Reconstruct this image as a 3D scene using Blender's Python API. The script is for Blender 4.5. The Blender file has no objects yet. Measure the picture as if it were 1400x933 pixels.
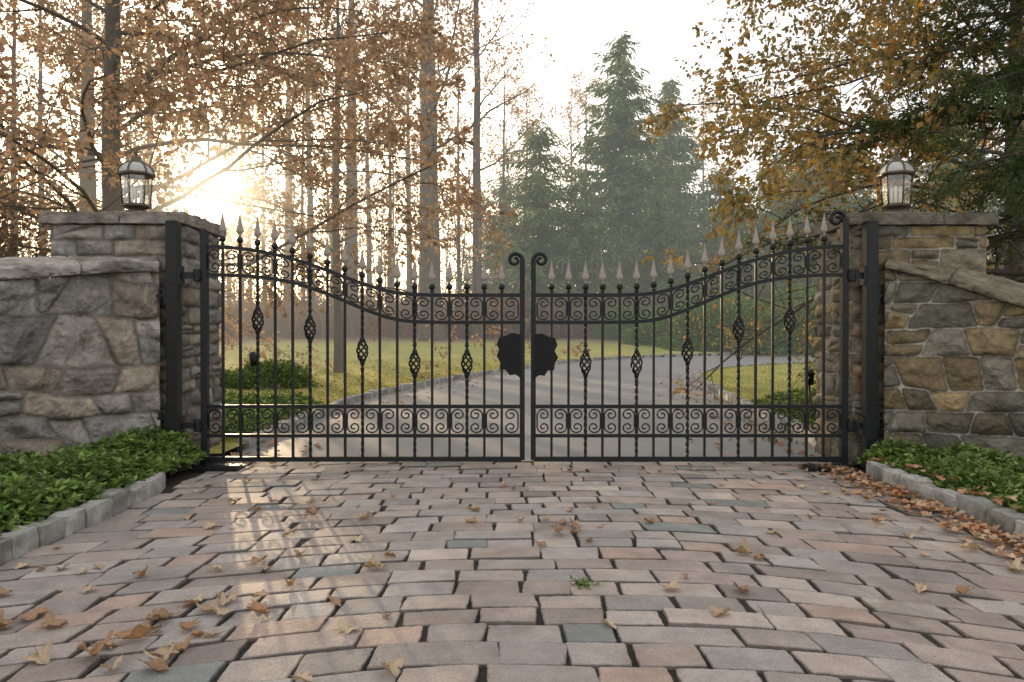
import bpy, bmesh, math, time
import numpy as np
from mathutils import Vector
T0=time.time()
scene=bpy.context.scene
COL=scene.collection
F=1011.0; CH=1.14; CD=6.24; PS=162.0
def GX(px): return (px-700)/PS
def GZ(py): return CH-(py-455)/PS
SUN_AZ=math.radians(-22.3); SUN_EL=math.radians(9.9)
SD=np.array([math.sin(SUN_AZ)*math.cos(SUN_EL),math.cos(SUN_AZ)*math.cos(SUN_EL),math.sin(SUN_EL)])

# ------------------------------------------------------------ numpy helpers
def h3(ix,iy,iz,seed=0):
    h=(ix.astype(np.int64)*374761393+iy.astype(np.int64)*668265263+iz.astype(np.int64)*1442695041+seed*974634777)&0xffffffff
    h=((h^(h>>13))*1274126177)&0xffffffff
    h=((h^(h>>15))*2246822519)&0xffffffff
    return ((h^(h>>16))&0xffff)/65535.0
def vnoise(p,seed=0):
    p=np.asarray(p,float); i=np.floor(p).astype(np.int64); f=p-i; f=f*f*(3-2*f)
    r=0
    for dx in (0,1):
        for dy in (0,1):
            for dz in (0,1):
                w=(f[:,0] if dx else 1-f[:,0])*(f[:,1] if dy else 1-f[:,1])*(f[:,2] if dz else 1-f[:,2])
                r=r+w*h3(i[:,0]+dx,i[:,1]+dy,i[:,2]+dz,seed)
    return r
def fbm(p,seed=0,oct=4):
    a=.5; s=0; p=np.asarray(p,float)
    for k in range(oct):
        s=s+a*(vnoise(p,seed+k*7)-.5); p=p*2.03+11.3; a*=.5
    return s
def sstep(a,b,x):
    t=np.clip((x-a)/(b-a),0,1); return t*t*(3-2*t)
def terrain(y): return 1.0*sstep(12,34,np.asarray(y,float))

class MB:
    def __init__(s): s.v=[];s.f=[];s.c=[];s.n=0
    def add(s,v,faces,col=None):
        v=np.asarray(v,float)
        for fa in faces:
            fa=np.asarray(fa,dtype=np.int64)
            if fa.ndim==1: fa=fa[None,:]
            s.f.append(fa+s.n)
        s.v.append(v); s.n+=len(v)
        if col is None: col=(.5,.5,.5)
        col=np.asarray(col,float)
        if col.ndim==1: col=np.tile(col,(len(v),1))
        s.c.append(col[:,:3])
    def mesh(s,name,mat,smooth=False):
        V=np.concatenate(s.v).astype(np.float32); C=np.concatenate(s.c)
        me=bpy.data.meshes.new(name)
        me.vertices.add(len(V)); me.vertices.foreach_set('co',V.ravel())
        loops=np.concatenate([f.ravel() for f in s.f]).astype(np.int32)
        tot=np.concatenate([np.full(len(f),f.shape[1]) for f in s.f]).astype(np.int32)
        st=np.concatenate([[0],np.cumsum(tot)[:-1]]).astype(np.int32)
        me.loops.add(len(loops)); me.loops.foreach_set('vertex_index',loops)
        me.polygons.add(len(tot)); me.polygons.foreach_set('loop_start',st)
        me.update(calc_edges=True)
        ca=me.color_attributes.new('Col','FLOAT_COLOR','POINT')
        rg=np.ones((len(V),4),np.float32); rg[:,:3]=np.clip(C,0,1); ca.data.foreach_set('color',rg.ravel())
        me.polygons.foreach_set('use_smooth',np.full(len(tot),bool(smooth)))
        me.materials.append(mat); me.validate(); me.update()
        return me

def link(o): COL.objects.link(o); return o
def meta(o,label=None,cat=None,group=None,kind=None):
    if label: o['label']=label
    if cat: o['category']=cat
    if group: o['group']=group
    if kind: o['kind']=kind
def thing(name,loc,label,cat,group=None):
    o=bpy.data.objects.new(name,None); o.location=loc; o.empty_display_size=.2; link(o); meta(o,label,cat,group); return o
def part(name,parent,me,loc=(0,0,0),label=None):
    o=bpy.data.objects.new(name,me); o.parent=parent; o.location=loc; link(o)
    if label: o['label']=label
    return o
def top(name,me,label=None,cat=None,group=None,kind=None,loc=(0,0,0)):
    o=bpy.data.objects.new(name,me); o.location=loc; link(o); meta(o,label,cat,group,kind); return o

def tube(path,rad,sides=6,rot=0.,flat=1.0,cap=True,ref=None):
    P=np.asarray(path,float); n=len(P); rad=np.broadcast_to(np.asarray(rad,float),(n,))
    T=np.gradient(P,axis=0); T/= np.linalg.norm(T,axis=1,keepdims=True)+1e-9
    if ref is None:
        d=np.abs(P[-1]-P[0]); ref=np.eye(3)[int(np.argmin(d))]
    ref=np.asarray(ref,float)
    N=ref-T*(T@ref)[:,None]; N/=np.linalg.norm(N,axis=1,keepdims=True)+1e-9
    B=np.cross(T,N)
    a=rot+np.arange(sides)*2*math.pi/sides
    V=P[:,None,:]+rad[:,None,None]*(np.cos(a)[None,:,None]*N[:,None,:]*flat+np.sin(a)[None,:,None]*B[:,None,:])
    V=V.reshape(-1,3)
    i=np.arange(n-1)[:,None]*sides; j=np.arange(sides)[None,:]; j2=(j+1)%sides
    Q=np.stack([i+j,i+j2,i+sides+j2,i+sides+j],-1).reshape(-1,4)
    fs=[Q]
    if cap and sides>=3:
        fs.append(np.arange(sides)[::-1]); fs.append(np.arange(sides)+(n-1)*sides)
    return V,fs
def box(c,s):
    c=np.array(c,float); s=np.array(s,float)/2
    V=np.array([[x,y,z] for x in(-1,1) for y in(-1,1) for z in(-1,1)])*s+c
    return V,[np.array([[0,1,3,2],[4,6,7,5],[0,4,5,1],[2,3,7,6],[0,2,6,4],[1,5,7,3]])]
def lathe(prof,sides=12,c=(0,0,0),sy=1.0,rot=0):
    a=rot+np.arange(sides)*2*math.pi/sides
    V=np.array([[r*math.cos(t)+c[0],r*math.sin(t)*sy+c[1],z+c[2]] for r,z in prof for t in a])
    n=len(prof); i=np.arange(n-1)[:,None]*sides; j=np.arange(sides)[None,:]; j2=(j+1)%sides
    Q=np.stack([i+j,i+j2,i+sides+j2,i+sides+j],-1).reshape(-1,4)
    return V,[Q,np.arange(sides)[::-1],np.arange(sides)+(n-1)*sides]
def rough_block(size,n=5,rnd=.02,amp=.01,seed=0,scale=6.):
    s=np.array(size,float)/2; g=np.linspace(-1,1,n+1)
    U,W=np.meshgrid(g,g,indexing='ij'); U=U.ravel();W=W.ravel()
    V=[];Fs=[];k=0
    for ax in range(3):
        for sg in(-1,1):
            P=np.zeros((len(U),3)); P[:,ax]=sg; P[:,(ax+1)%3]=U*sg; P[:,(ax+2)%3]=W
            V.append(P); i=np.arange(n)[:,None]*(n+1); j=np.arange(n)[None,:]
            Q=np.stack([i+j,i+j+n+1,i+j+n+2,i+j+1],-1).reshape(-1,4)+k
            Fs.append(Q); k+=len(U)
    P=np.concatenate(V); q=P*s; inn=np.clip(q,-(s-rnd),(s-rnd)); d=q-inn
    L=np.linalg.norm(d,axis=1,keepdims=True)+1e-9; q=inn+d/L*rnd
    q=q+d/L*(fbm(q*scale+seed*17.7,seed,4)[:,None])*amp*2
    return q,Fs

# ------------------------------------------------------------ materials
def newmat(name):
    m=bpy.data.materials.new(name); m.use_nodes=True; nt=m.node_tree; nt.nodes.clear()
    return m,nt,nt.nodes,nt.links
def coords(nd,lk,kind='Object',scale=1):
    t=nd.new('ShaderNodeTexCoord'); return t.outputs[kind]
def noise(nd,lk,vec,scale,detail=4,rough=.55):
    n=nd.new('ShaderNodeTexNoise'); n.inputs['Scale'].default_value=scale; n.inputs['Detail'].default_value=detail; n.inputs['Roughness'].default_value=rough
    lk.new(vec,n.inputs['Vector']); return n.outputs['Fac']
def ramp(nd,lk,fac,stops):
    r=nd.new('ShaderNodeValToRGB'); e=r.color_ramp.elements
    while len(e)<len(stops): e.new(.5)
    for i,(p,c) in enumerate(stops):
        e[i].position=p; e[i].color=(*c,1) if not np.isscalar(c) else (c,c,c,1)
    lk.new(fac,r.inputs['Fac']); return r.outputs['Color']
def mixc(nd,lk,fac,a,b,bt='MIX'):
    m=nd.new('ShaderNodeMix'); m.data_type='RGBA'; m.blend_type=bt
    for sock,v in ((m.inputs[0],fac),(m.inputs[6],a),(m.inputs[7],b)):
        if isinstance(v,bpy.types.NodeSocket): lk.new(v,sock)
        elif np.isscalar(v): sock.default_value=v if sock==m.inputs[0] else (v,v,v,1)
        else: sock.default_value=(*v,1)
    return m.outputs[2]
def bump(nd,lk,h,strength,dist):
    b=nd.new('ShaderNodeBump'); b.inputs['Strength'].default_value=strength; b.inputs['Distance'].default_value=dist
    lk.new(h,b.inputs['Height']); return b.outputs['Normal']
def mth(nd,lk,op,a,b=None,c=None):
    m=nd.new('ShaderNodeMath'); m.operation=op
    for i,v in enumerate((a,b,c)):
        if v is None: continue
        if isinstance(v,bpy.types.NodeSocket): lk.new(v,m.inputs[i])
        else: m.inputs[i].default_value=v
    return m.outputs[0]
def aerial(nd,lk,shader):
    """aerial perspective painted on as emission: pale airlight by depth, warm glow near sun"""
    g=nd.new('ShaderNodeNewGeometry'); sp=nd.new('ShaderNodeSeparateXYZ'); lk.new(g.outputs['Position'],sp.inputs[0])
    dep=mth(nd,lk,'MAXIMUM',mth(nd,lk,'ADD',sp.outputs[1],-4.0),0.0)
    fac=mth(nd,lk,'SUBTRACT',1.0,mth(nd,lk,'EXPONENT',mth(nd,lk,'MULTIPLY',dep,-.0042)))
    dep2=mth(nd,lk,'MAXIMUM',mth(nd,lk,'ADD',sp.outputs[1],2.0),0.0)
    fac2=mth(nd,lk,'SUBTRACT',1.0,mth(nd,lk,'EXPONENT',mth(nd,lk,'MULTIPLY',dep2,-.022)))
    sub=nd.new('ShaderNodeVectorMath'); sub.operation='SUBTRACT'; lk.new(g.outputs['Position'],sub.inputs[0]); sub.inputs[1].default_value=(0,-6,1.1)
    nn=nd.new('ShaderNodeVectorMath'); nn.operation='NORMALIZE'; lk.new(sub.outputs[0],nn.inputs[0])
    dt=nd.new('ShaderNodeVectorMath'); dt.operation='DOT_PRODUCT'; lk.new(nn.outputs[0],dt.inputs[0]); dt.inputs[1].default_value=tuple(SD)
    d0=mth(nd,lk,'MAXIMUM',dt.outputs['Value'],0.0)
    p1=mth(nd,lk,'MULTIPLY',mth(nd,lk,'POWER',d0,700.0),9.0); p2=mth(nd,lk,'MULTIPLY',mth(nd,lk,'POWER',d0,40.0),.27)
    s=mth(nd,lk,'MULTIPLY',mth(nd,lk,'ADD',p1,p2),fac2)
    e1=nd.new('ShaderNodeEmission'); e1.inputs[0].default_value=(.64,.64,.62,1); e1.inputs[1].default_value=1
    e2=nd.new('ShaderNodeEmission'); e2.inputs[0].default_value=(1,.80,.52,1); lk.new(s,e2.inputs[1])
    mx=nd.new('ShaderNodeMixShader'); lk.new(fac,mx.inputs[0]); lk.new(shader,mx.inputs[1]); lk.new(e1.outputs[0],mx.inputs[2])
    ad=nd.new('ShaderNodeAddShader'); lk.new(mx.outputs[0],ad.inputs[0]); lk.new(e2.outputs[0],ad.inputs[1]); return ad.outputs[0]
def finish(nd,lk,color,rough=.6,normal=None,transl=0,metal=0,spec=.5,tcol=None,painted_haze=False):
    p=nd.new('ShaderNodeBsdfPrincipled'); o=nd.new('ShaderNodeOutputMaterial')
    if isinstance(color,bpy.types.NodeSocket): lk.new(color,p.inputs['Base Color'])
    else: p.inputs['Base Color'].default_value=(*color,1)
    p.inputs['Roughness'].default_value=rough
    p.inputs['Metallic'].default_value=metal; p.inputs['Specular IOR Level'].default_value=spec
    if normal is not None: lk.new(normal,p.inputs['Normal'])
    sh=p.outputs[0]
    if transl>0:
        t=nd.new('ShaderNodeBsdfTranslucent'); m=nd.new('ShaderNodeMixShader'); m.inputs[0].default_value=transl
        lk.new(color if tcol is None else tcol,t.inputs['Color'])
        lk.new(p.outputs[0],m.inputs[1]); lk.new(t.outputs[0],m.inputs[2]); sh=m.outputs[0]
    if painted_haze: sh=aerial(nd,lk,sh)  # misty airlight and sun glow added here as material emission
    lk.new(sh,o.inputs[0])
def attr_mat(name,rough=.6,nscale=20,nvar=.3,bscale=60,bstr=.3,bdist=.01,transl=0,spec=.5,stain=None,speck=0,painted_haze=False,drip=None):
    m,nt,nd,lk=newmat(name); a=nd.new('ShaderNodeAttribute'); a.attribute_name='Col'
    if painted_haze: m.cycles.emission_sampling='NONE'
    c=a.outputs['Color']
    if transl==0:
        v=coords(nd,lk); f=noise(nd,lk,v,nscale,6,.6)
        c=mixc(nd,lk,1.0,c,ramp(nd,lk,f,[(.25,1-nvar),(.75,1+nvar)]),'MULTIPLY')
    elif nvar:
        v=coords(nd,lk); f=noise(nd,lk,v,nscale,1,.5)
        c=mixc(nd,lk,1.0,c,ramp(nd,lk,f,[(.25,1-nvar),(.75,1+nvar)]),'MULTIPLY')
    if speck:
        c=mixc(nd,lk,1.0,c,ramp(nd,lk,noise(nd,lk,v,150,4,.75),[(.3,1-speck),(.7,1+speck)]),'MULTIPLY')
    if stain:
        s=noise(nd,lk,v,stain[1],5,.65); sf=ramp(nd,lk,s,[(stain[2],0.),(stain[2]+.13,stain[3])]); c=mixc(nd,lk,sf,c,stain[0])
    if drip:
        mp=nd.new('ShaderNodeMapping'); mp.inputs['Scale'].default_value=(9,9,1.3); lk.new(v,mp.inputs['Vector'])
        s=noise(nd,lk,mp.outputs[0],1.0,5,.7); sf=ramp(nd,lk,s,[(.60,0.),(.70,drip[1])]); c=mixc(nd,lk,sf,c,drip[0])
    nrm=None
    if bstr>0: nrm=bump(nd,lk,noise(nd,lk,v,bscale,6,.65),bstr,bdist)
    if transl>0:
        tc=mixc(nd,lk,1.0,c,(1.5,1.35,1.0),'MULTIPLY')
        finish(nd,lk,c,rough,nrm,transl,spec=spec,tcol=tc,painted_haze=painted_haze)
    else: finish(nd,lk,c,rough,nrm,0,spec=spec,painted_haze=painted_haze)
    return m
def plain_mat(name,color,rough=.5,metal=0,nvar=.15,nscale=15,bscale=80,bstr=.15,bdist=.004,spec=.5):
    m,nt,nd,lk=newmat(name); v=coords(nd,lk); f=noise(nd,lk,v,nscale,5)
    c=ramp(nd,lk,f,[(.3,tuple(x*(1-nvar) for x in color)),(.7,tuple(x*(1+nvar) for x in color))])
    finish(nd,lk,c,rough,bump(nd,lk,noise(nd,lk,v,bscale,4),bstr,bdist),0,metal,spec); return m

M_iron=plain_mat('black_iron',(.010,.011,.012),.45,0,.3,25,120,.25,.003,spec=.3)
M_bronze=plain_mat('aged_bronze',(.085,.065,.042),.38,.4,.35,25,120,.25,.003)
M_spear=plain_mat('aged_copper',(.29,.245,.21),.55,.15,.25,40,150,.3,.003)
M_paver=attr_mat('paver_stone',.72,6,.25,40,.9,.010,stain=((.15,.125,.105),2.0,.54,.45),speck=.35,spec=.35)
M_soil=plain_mat('joint_soil',(.022,.018,.013),.95,0,.5,30,60,.8,.02)
M_granite=attr_mat('granite_kerb_stone',.75,30,.25,70,.7,.01,stain=((.09,.10,.05),4.0,.5,.5),speck=.25)
M_wall_l=attr_mat('grey_fieldstone',.85,9,.35,22,.9,.035,stain=((.14,.115,.09),1.7,.52,.45),speck=.25,spec=.3,drip=((.46,.45,.44),.6))
M_wall_r=attr_mat('brown_fieldstone',.85,9,.35,22,.9,.03,stain=((.075,.08,.04),2.3,.55,.45),speck=.25,spec=.3,drip=((.36,.35,.31),.35))
M_coping=attr_mat('weathered_coping_stone',.85,10,.35,24,1.0,.03,stain=((.10,.10,.055),3.0,.5,.5),speck=.25,spec=.3)
M_leaf=attr_mat('dry_leaf',.6,6,.15,30,0,0,transl=.45,painted_haze=True)
M_ever=attr_mat('evergreen_leaf',.6,6,.2,30,0,0,transl=.3,spec=.3,painted_haze=True)
M_ivy=attr_mat('glossy_ground_cover_leaf',.42,9,.2,30,0,0,transl=.3,spec=.4)
M_grass=attr_mat('grass_blade',.6,3,.2,30,0,0,transl=.45)
M_bark=attr_mat('bark',.9,5,.35,22,.8,.03,painted_haze=True)
M_fallen=attr_mat('fallen_leaf_surface',.7,30,.3,60,.0,.004,transl=.15)
def mk_glass():
    m,nt,nd,lk=newmat('lantern_glass'); o=nd.new('ShaderNodeOutputMaterial'); t=nd.new('ShaderNodeBsdfTransparent'); g=nd.new('ShaderNodeBsdfGlossy')
    g.inputs['Roughness'].default_value=.08; g.inputs['Color'].default_value=(.95,.96,.97,1); mx=nd.new('ShaderNodeMixShader')
    n=noise(nd,lk,coords(nd,lk),8,2); r=ramp(nd,lk,n,[(.3,.08),(.7,.20)]); lk.new(r,mx.inputs[0])
    lk.new(t.outputs[0],mx.inputs[1]); lk.new(g.outputs[0],mx.inputs[2]); lk.new(mx.outputs[0],o.inputs[0]); return m
M_glass=mk_glass()
M_white=plain_mat('frosted_white_panel',(.38,.38,.36),.3,0,.2)
M_candle=plain_mat('candle_sleeve',(.7,.66,.55),.5,0,.08)

def mk_asphalt():
    m,nt,nd,lk=newmat('asphalt'); m.cycles.emission_sampling='NONE'; v=coords(nd,lk); f=noise(nd,lk,v,.5,5); g=noise(nd,lk,v,120,2)
    c=ramp(nd,lk,f,[(.3,(.155,.153,.15)),(.7,(.215,.21,.20))]); c=mixc(nd,lk,.3,c,ramp(nd,lk,g,[(.35,.10),(.65,.38)]))
    finish(nd,lk,c,.7,bump(nd,lk,g,.5,.004),painted_haze=True); return m
M_asph=mk_asphalt()
def mk_lawn():
    m,nt,nd,lk=newmat('lawn_grass'); m.cycles.emission_sampling='NONE'; v=coords(nd,lk); f=noise(nd,lk,v,.7,6,.6); g=noise(nd,lk,v,14,5,.7)
    c=ramp(nd,lk,f,[(.3,(.19,.23,.045)),(.5,(.33,.31,.07)),(.7,(.40,.35,.10))])
    c=mixc(nd,lk,1.0,c,ramp(nd,lk,g,[(.3,.6),(.7,1.3)]),'MULTIPLY')
    sp=nd.new('ShaderNodeSeparateXYZ'); lk.new(v,sp.inputs[0])
    ma=nd.new('ShaderNodeMath'); ma.operation='MULTIPLY_ADD'; lk.new(noise(nd,lk,v,.35,5),ma.inputs[0]); ma.inputs[1].default_value=7; lk.new(sp.outputs[1],ma.inputs[2])
    mr=nd.new('ShaderNodeMapRange'); lk.new(ma.outputs[0],mr.inputs[0]); mr.inputs[1].default_value=27.5; mr.inputs[2].default_value=30
    lit=ramp(nd,lk,noise(nd,lk,v,9,6,.7),[(.3,(.10,.065,.045)),(.55,(.19,.125,.08)),(.75,(.28,.19,.12))])
    lv=nd.new('ShaderNodeTexVoronoi'); lv.inputs['Scale'].default_value=7; lk.new(v,lv.inputs['Vector'])
    lf=ramp(nd,lk,lv.outputs['Distance'],[(.10,1.),(.16,0.)]); c=mixc(nd,lk,mixc(nd,lk,.6,lf,0.),c,(.28,.17,.09))
    c=mixc(nd,lk,mr.outputs[0],c,lit)
    finish(nd,lk,c,.85,bump(nd,lk,g,.8,.03),painted_haze=True); return m
M_lawn=mk_lawn()
def mk_litter():
    m,nt,nd,lk=newmat('leaf_covered_soil'); m.cycles.emission_sampling='NONE'; v=coords(nd,lk); g=noise(nd,lk,v,7,7,.7)
    c=ramp(nd,lk,g,[(.3,(.08,.055,.038)),(.5,(.15,.10,.065)),(.72,(.25,.17,.11))])
    finish(nd,lk,c,.9,bump(nd,lk,g,.8,.04),painted_haze=True); return m
M_litter=mk_litter()

# ------------------------------------------------------------ ground, lawn, road
Yr=np.concatenate([np.arange(.35,28,.5),np.arange(28,60,1.)])
XLp=[(0,-2.6),(6,-2.6),(8.7,-2.1),(13,-1.0),(15,0),(18,1.9),(20,5.5),(21,10),(22,16),(24,30),(26,60),(27,62)]
XRp=[(0,2.85),(2.3,3.25),(6,3.6),(12.5,4.6),(15,5.8),(16.3,7.4),(17.3,10),(18.3,16),(20,30),(22,60),(23,62)]
def pinterp(pts,y):
    a=np.array(pts,float); ys=np.asarray(y,float); s=0
    for o in (-.8,-.4,0,.4,.8): s=s+np.interp(ys+o,a[:,0],a[:,1])
    return s/5
def grid_faces(nr,nc):
    i=np.arange(nr-1)[:,None]*nc; j=np.arange(nc-1)[None,:]
    return np.stack([i+j,i+j+1,i+nc+j+1,i+nc+j],-1).reshape(-1,4)
def strip(xa,xb,ys,nc,dz,name,mat,power=1):
    t=np.linspace(0,1,nc)**power
    X=xa[:,None]+(xb-xa)[:,None]*t; Y=np.repeat(ys[:,None],nc,1); Z=terrain(Y)+dz
    mb=MB(); f=grid_faces(len(ys),nc)
    mb.add(np.stack([X,Y,Z],-1).reshape(-1,3),[f]); return mb.mesh(name,mat,True)
xl=np.minimum(pinterp(XLp,Yr),60); xr=np.minimum(pinterp(XRp,Yr),60)
top('lawn',strip(np.full(len(Yr),-60.),xl,Yr,24,.06,'lawn',M_lawn),kind='structure')
k=xr<59.9
top('lawn',strip(xr[k],np.full(k.sum(),60.),Yr[k],24,.06,'lawn',M_lawn,1.6),kind='structure')
k=xl<59.9
top('road',strip(xl[k],xr[k]+.001,Yr[k],10,0,'road',M_asph),kind='structure')
gy=np.concatenate([np.linspace(-60,.35,12),Yr[1:],np.linspace(60,400,12)])
top('ground',strip(np.full(len(gy),-400.),np.full(len(gy),400.),gy,40,-.08,'ground',M_litter),kind='structure')

# pavers
rng=np.random.default_rng(5)
mb=MB(); y=-7.5; row=0
pal=np.array([(.335,.275,.238),(.31,.255,.225),(.37,.312,.272),(.30,.262,.237),(.33,.287,.262),(.27,.224,.20),(.293,.268,.252)])
while y<.75:
    rd=rng.uniform(.155,.195); x=-2.6+rng.uniform(-.2,0.1)
    while x<2.8:
        w=rng.uniform(.20,.33) if rng.random()<.82 else rng.uniform(.33,.48)
        gap=.006 if rng.random()<.70 else .014
        x0=x+rng.uniform(.001,gap); x1=x+w-rng.uniform(.001,gap); y0=y+rng.uniform(.0005,.003); y1=y+rd-rng.uniform(.0005,.003)
        x+=w
        if x1>2.72: x1=2.76
        if x0<-2.47: x0=-2.5
        if x1-x0<.08: continue
        cs=[(x0,y0),(x1,y0),(x1,y1),(x0,y1)]
        cs=[(a+rng.normal(0,.007),b+rng.normal(0,.005)) for a,b in cs]
        out=[]
        for q in range(4):
            A=np.array(cs[q]); B=np.array(cs[(q+1)%4]); L=np.linalg.norm(B-A); ch=rng.uniform(.004,.012)/L
            if rng.random()<.15: ch=rng.uniform(.015,.04)/L
            nrm=np.array([B[1]-A[1],A[0]-B[0]])/L
            ts=[ch,.1,.18,.26,.34,.42,.5,.58,.66,.74,.82,.9,1-ch*.8] if q%2==0 else [min(ch,.15),.2,.35,.5,.65,.8,1-min(ch*.8,.15)]
            for t in ts: out.append(A+(B-A)*t-nrm*abs(rng.normal(0,.0024)))
        out=np.array(out); c=out.mean(0); n=len(out)
        kq=lambda p:-(.03+.075*sstep(-.5,-3.2,p[:,1]))*p[:,0]**2
        yo=lambda p:kq(p)+.05*np.sin(p[:,0]*1.1+.4)+.014*np.sin(p[:,0]*4+row*.15)+.12
        z=rng.normal(0,.003); tx,ty=rng.normal(0,.010),rng.normal(0,.015)
        rings=[]
        for ins,dz in ((0,-.05),(0,-.004),(.0015,-.0012),(.0045,0)):
            d=out-c; p=out-np.sign(d)*np.minimum(np.abs(d),ins)
            if ins>0: p=p-np.sign(d)*rng.random((n,1))*.004
            zz=z+dz+(p[:,0]-c[0])*tx+(p[:,1]-c[1])*ty
            rings.append(np.stack([p[:,0],p[:,1]+yo(p),zz],-1))
        if c[1]+float(yo(c[None,:])[0])>.44: continue
        V=np.concatenate(rings); j=np.arange(n); j2=(j+1)%n; fs=[]
        for r_ in range(3): fs.append(np.stack([r_*n+j,r_*n+j2,(r_+1)*n+j2,(r_+1)*n+j],-1))
        fs.append(np.arange(n)+3*n)
        u=rng.random()
        if u<.045: col=np.array((.18,.187,.18))*rng.uniform(.9,1.2)
        elif u<.08: col=np.array((.35,.26,.215))
        else: col=pal[rng.integers(len(pal))]*rng.uniform(.80,1.16)
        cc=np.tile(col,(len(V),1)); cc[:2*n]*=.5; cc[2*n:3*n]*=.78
        mb.add(V,fs,cc)
    y+=rd; row+=1
top('driveway',mb.mesh('driveway',M_paver,False),kind='structure')
mb=MB(); g=np.linspace(-2.75,2.95,80); h=np.linspace(-8,.9,120); Xg,Yg=np.meshgrid(g,h)
P=np.stack([Xg.ravel(),Yg.ravel(),np.zeros(Xg.size)],-1); P[:,2]=-.014+fbm(P*9,3)*.014
mb.add(P,[grid_faces(120,80)]); top('soil',mb.mesh('soil',M_soil,True),kind='structure')
for sx,xk,seed in ((-1,2.64,1),(1,2.9,2)):
    mb=MB(); g=np.linspace(0,1,24); h=np.linspace(-9,.34,60); U,Yg=np.meshgrid(g,h)
    X=sx*(xk+U*4.); P=np.stack([X.ravel(),Yg.ravel(),np.zeros(X.size)],-1)
    P[:,2]=.05+.1*np.sin(np.clip(U.ravel()*2,0,1)*1.57)+fbm(P*3,seed)*.05
    f=grid_faces(60,24)
    if sx<0: f=f[:,::-1]
    mb.add(P,[f]); top('planting_bed',mb.mesh('planting_bed',M_soil,True),kind='structure')
def kerb(path_fn,y0,y1,L,w,h,seed,base=0.,n=5):
    rng=np.random.default_rng(seed); mb=MB(); y=y0; k=0
    while y<y1:
        l=L*rng.uniform(.7,1.3); yc=y+l/2; x=path_fn(yc); dx=(path_fn(yc+.2)-path_fn(yc-.2))/.4
        an=-math.atan(dx)+rng.normal(0,.02); l2=l
        v,f=rough_block((w*rng.uniform(.88,1.1),l2-.004,h*rng.uniform(.95,1.05)),n,.013,.028,seed*100+k,11)
        c,s=math.cos(an),math.sin(an)
        v=np.stack([v[:,0]*c-v[:,1]*s+x+rng.normal(0,.008),v[:,0]*s+v[:,1]*c+yc,v[:,2]+base+float(terrain(yc))+rng.normal(0,.008)],-1)
        mb.add(v,f,np.array((.31,.30,.28))*rng.uniform(.72,1.2)); y+=l/math.sqrt(1+dx*dx) if abs(dx)>.3 else l; k+=1
    return mb
top('kerb',kerb(lambda y:-2.56-.25*max(0,y+1.3)**2,-8,-.85,.23,.115,.24,3,-.01,12).mesh('kerb',M_granite,True),kind='structure')
top('kerb',kerb(lambda y:2.83+.2*max(0,y+.9)**2,-8,-.45,.23,.115,.24,4,-.01,12).mesh('kerb',M_granite,True),kind='structure')
top('kerb',kerb(lambda y:float(pinterp(XLp,y))-.05,1.0,23,.24,.13,.2,5,.0,4).mesh('kerb',M_granite,True),kind='structure')
top('kerb',kerb(lambda y:float(pinterp(XRp,y))+.05,1.0,18,.24,.13,.2,6,.0,4).mesh('kerb',M_granite,True),kind='structure')

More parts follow.
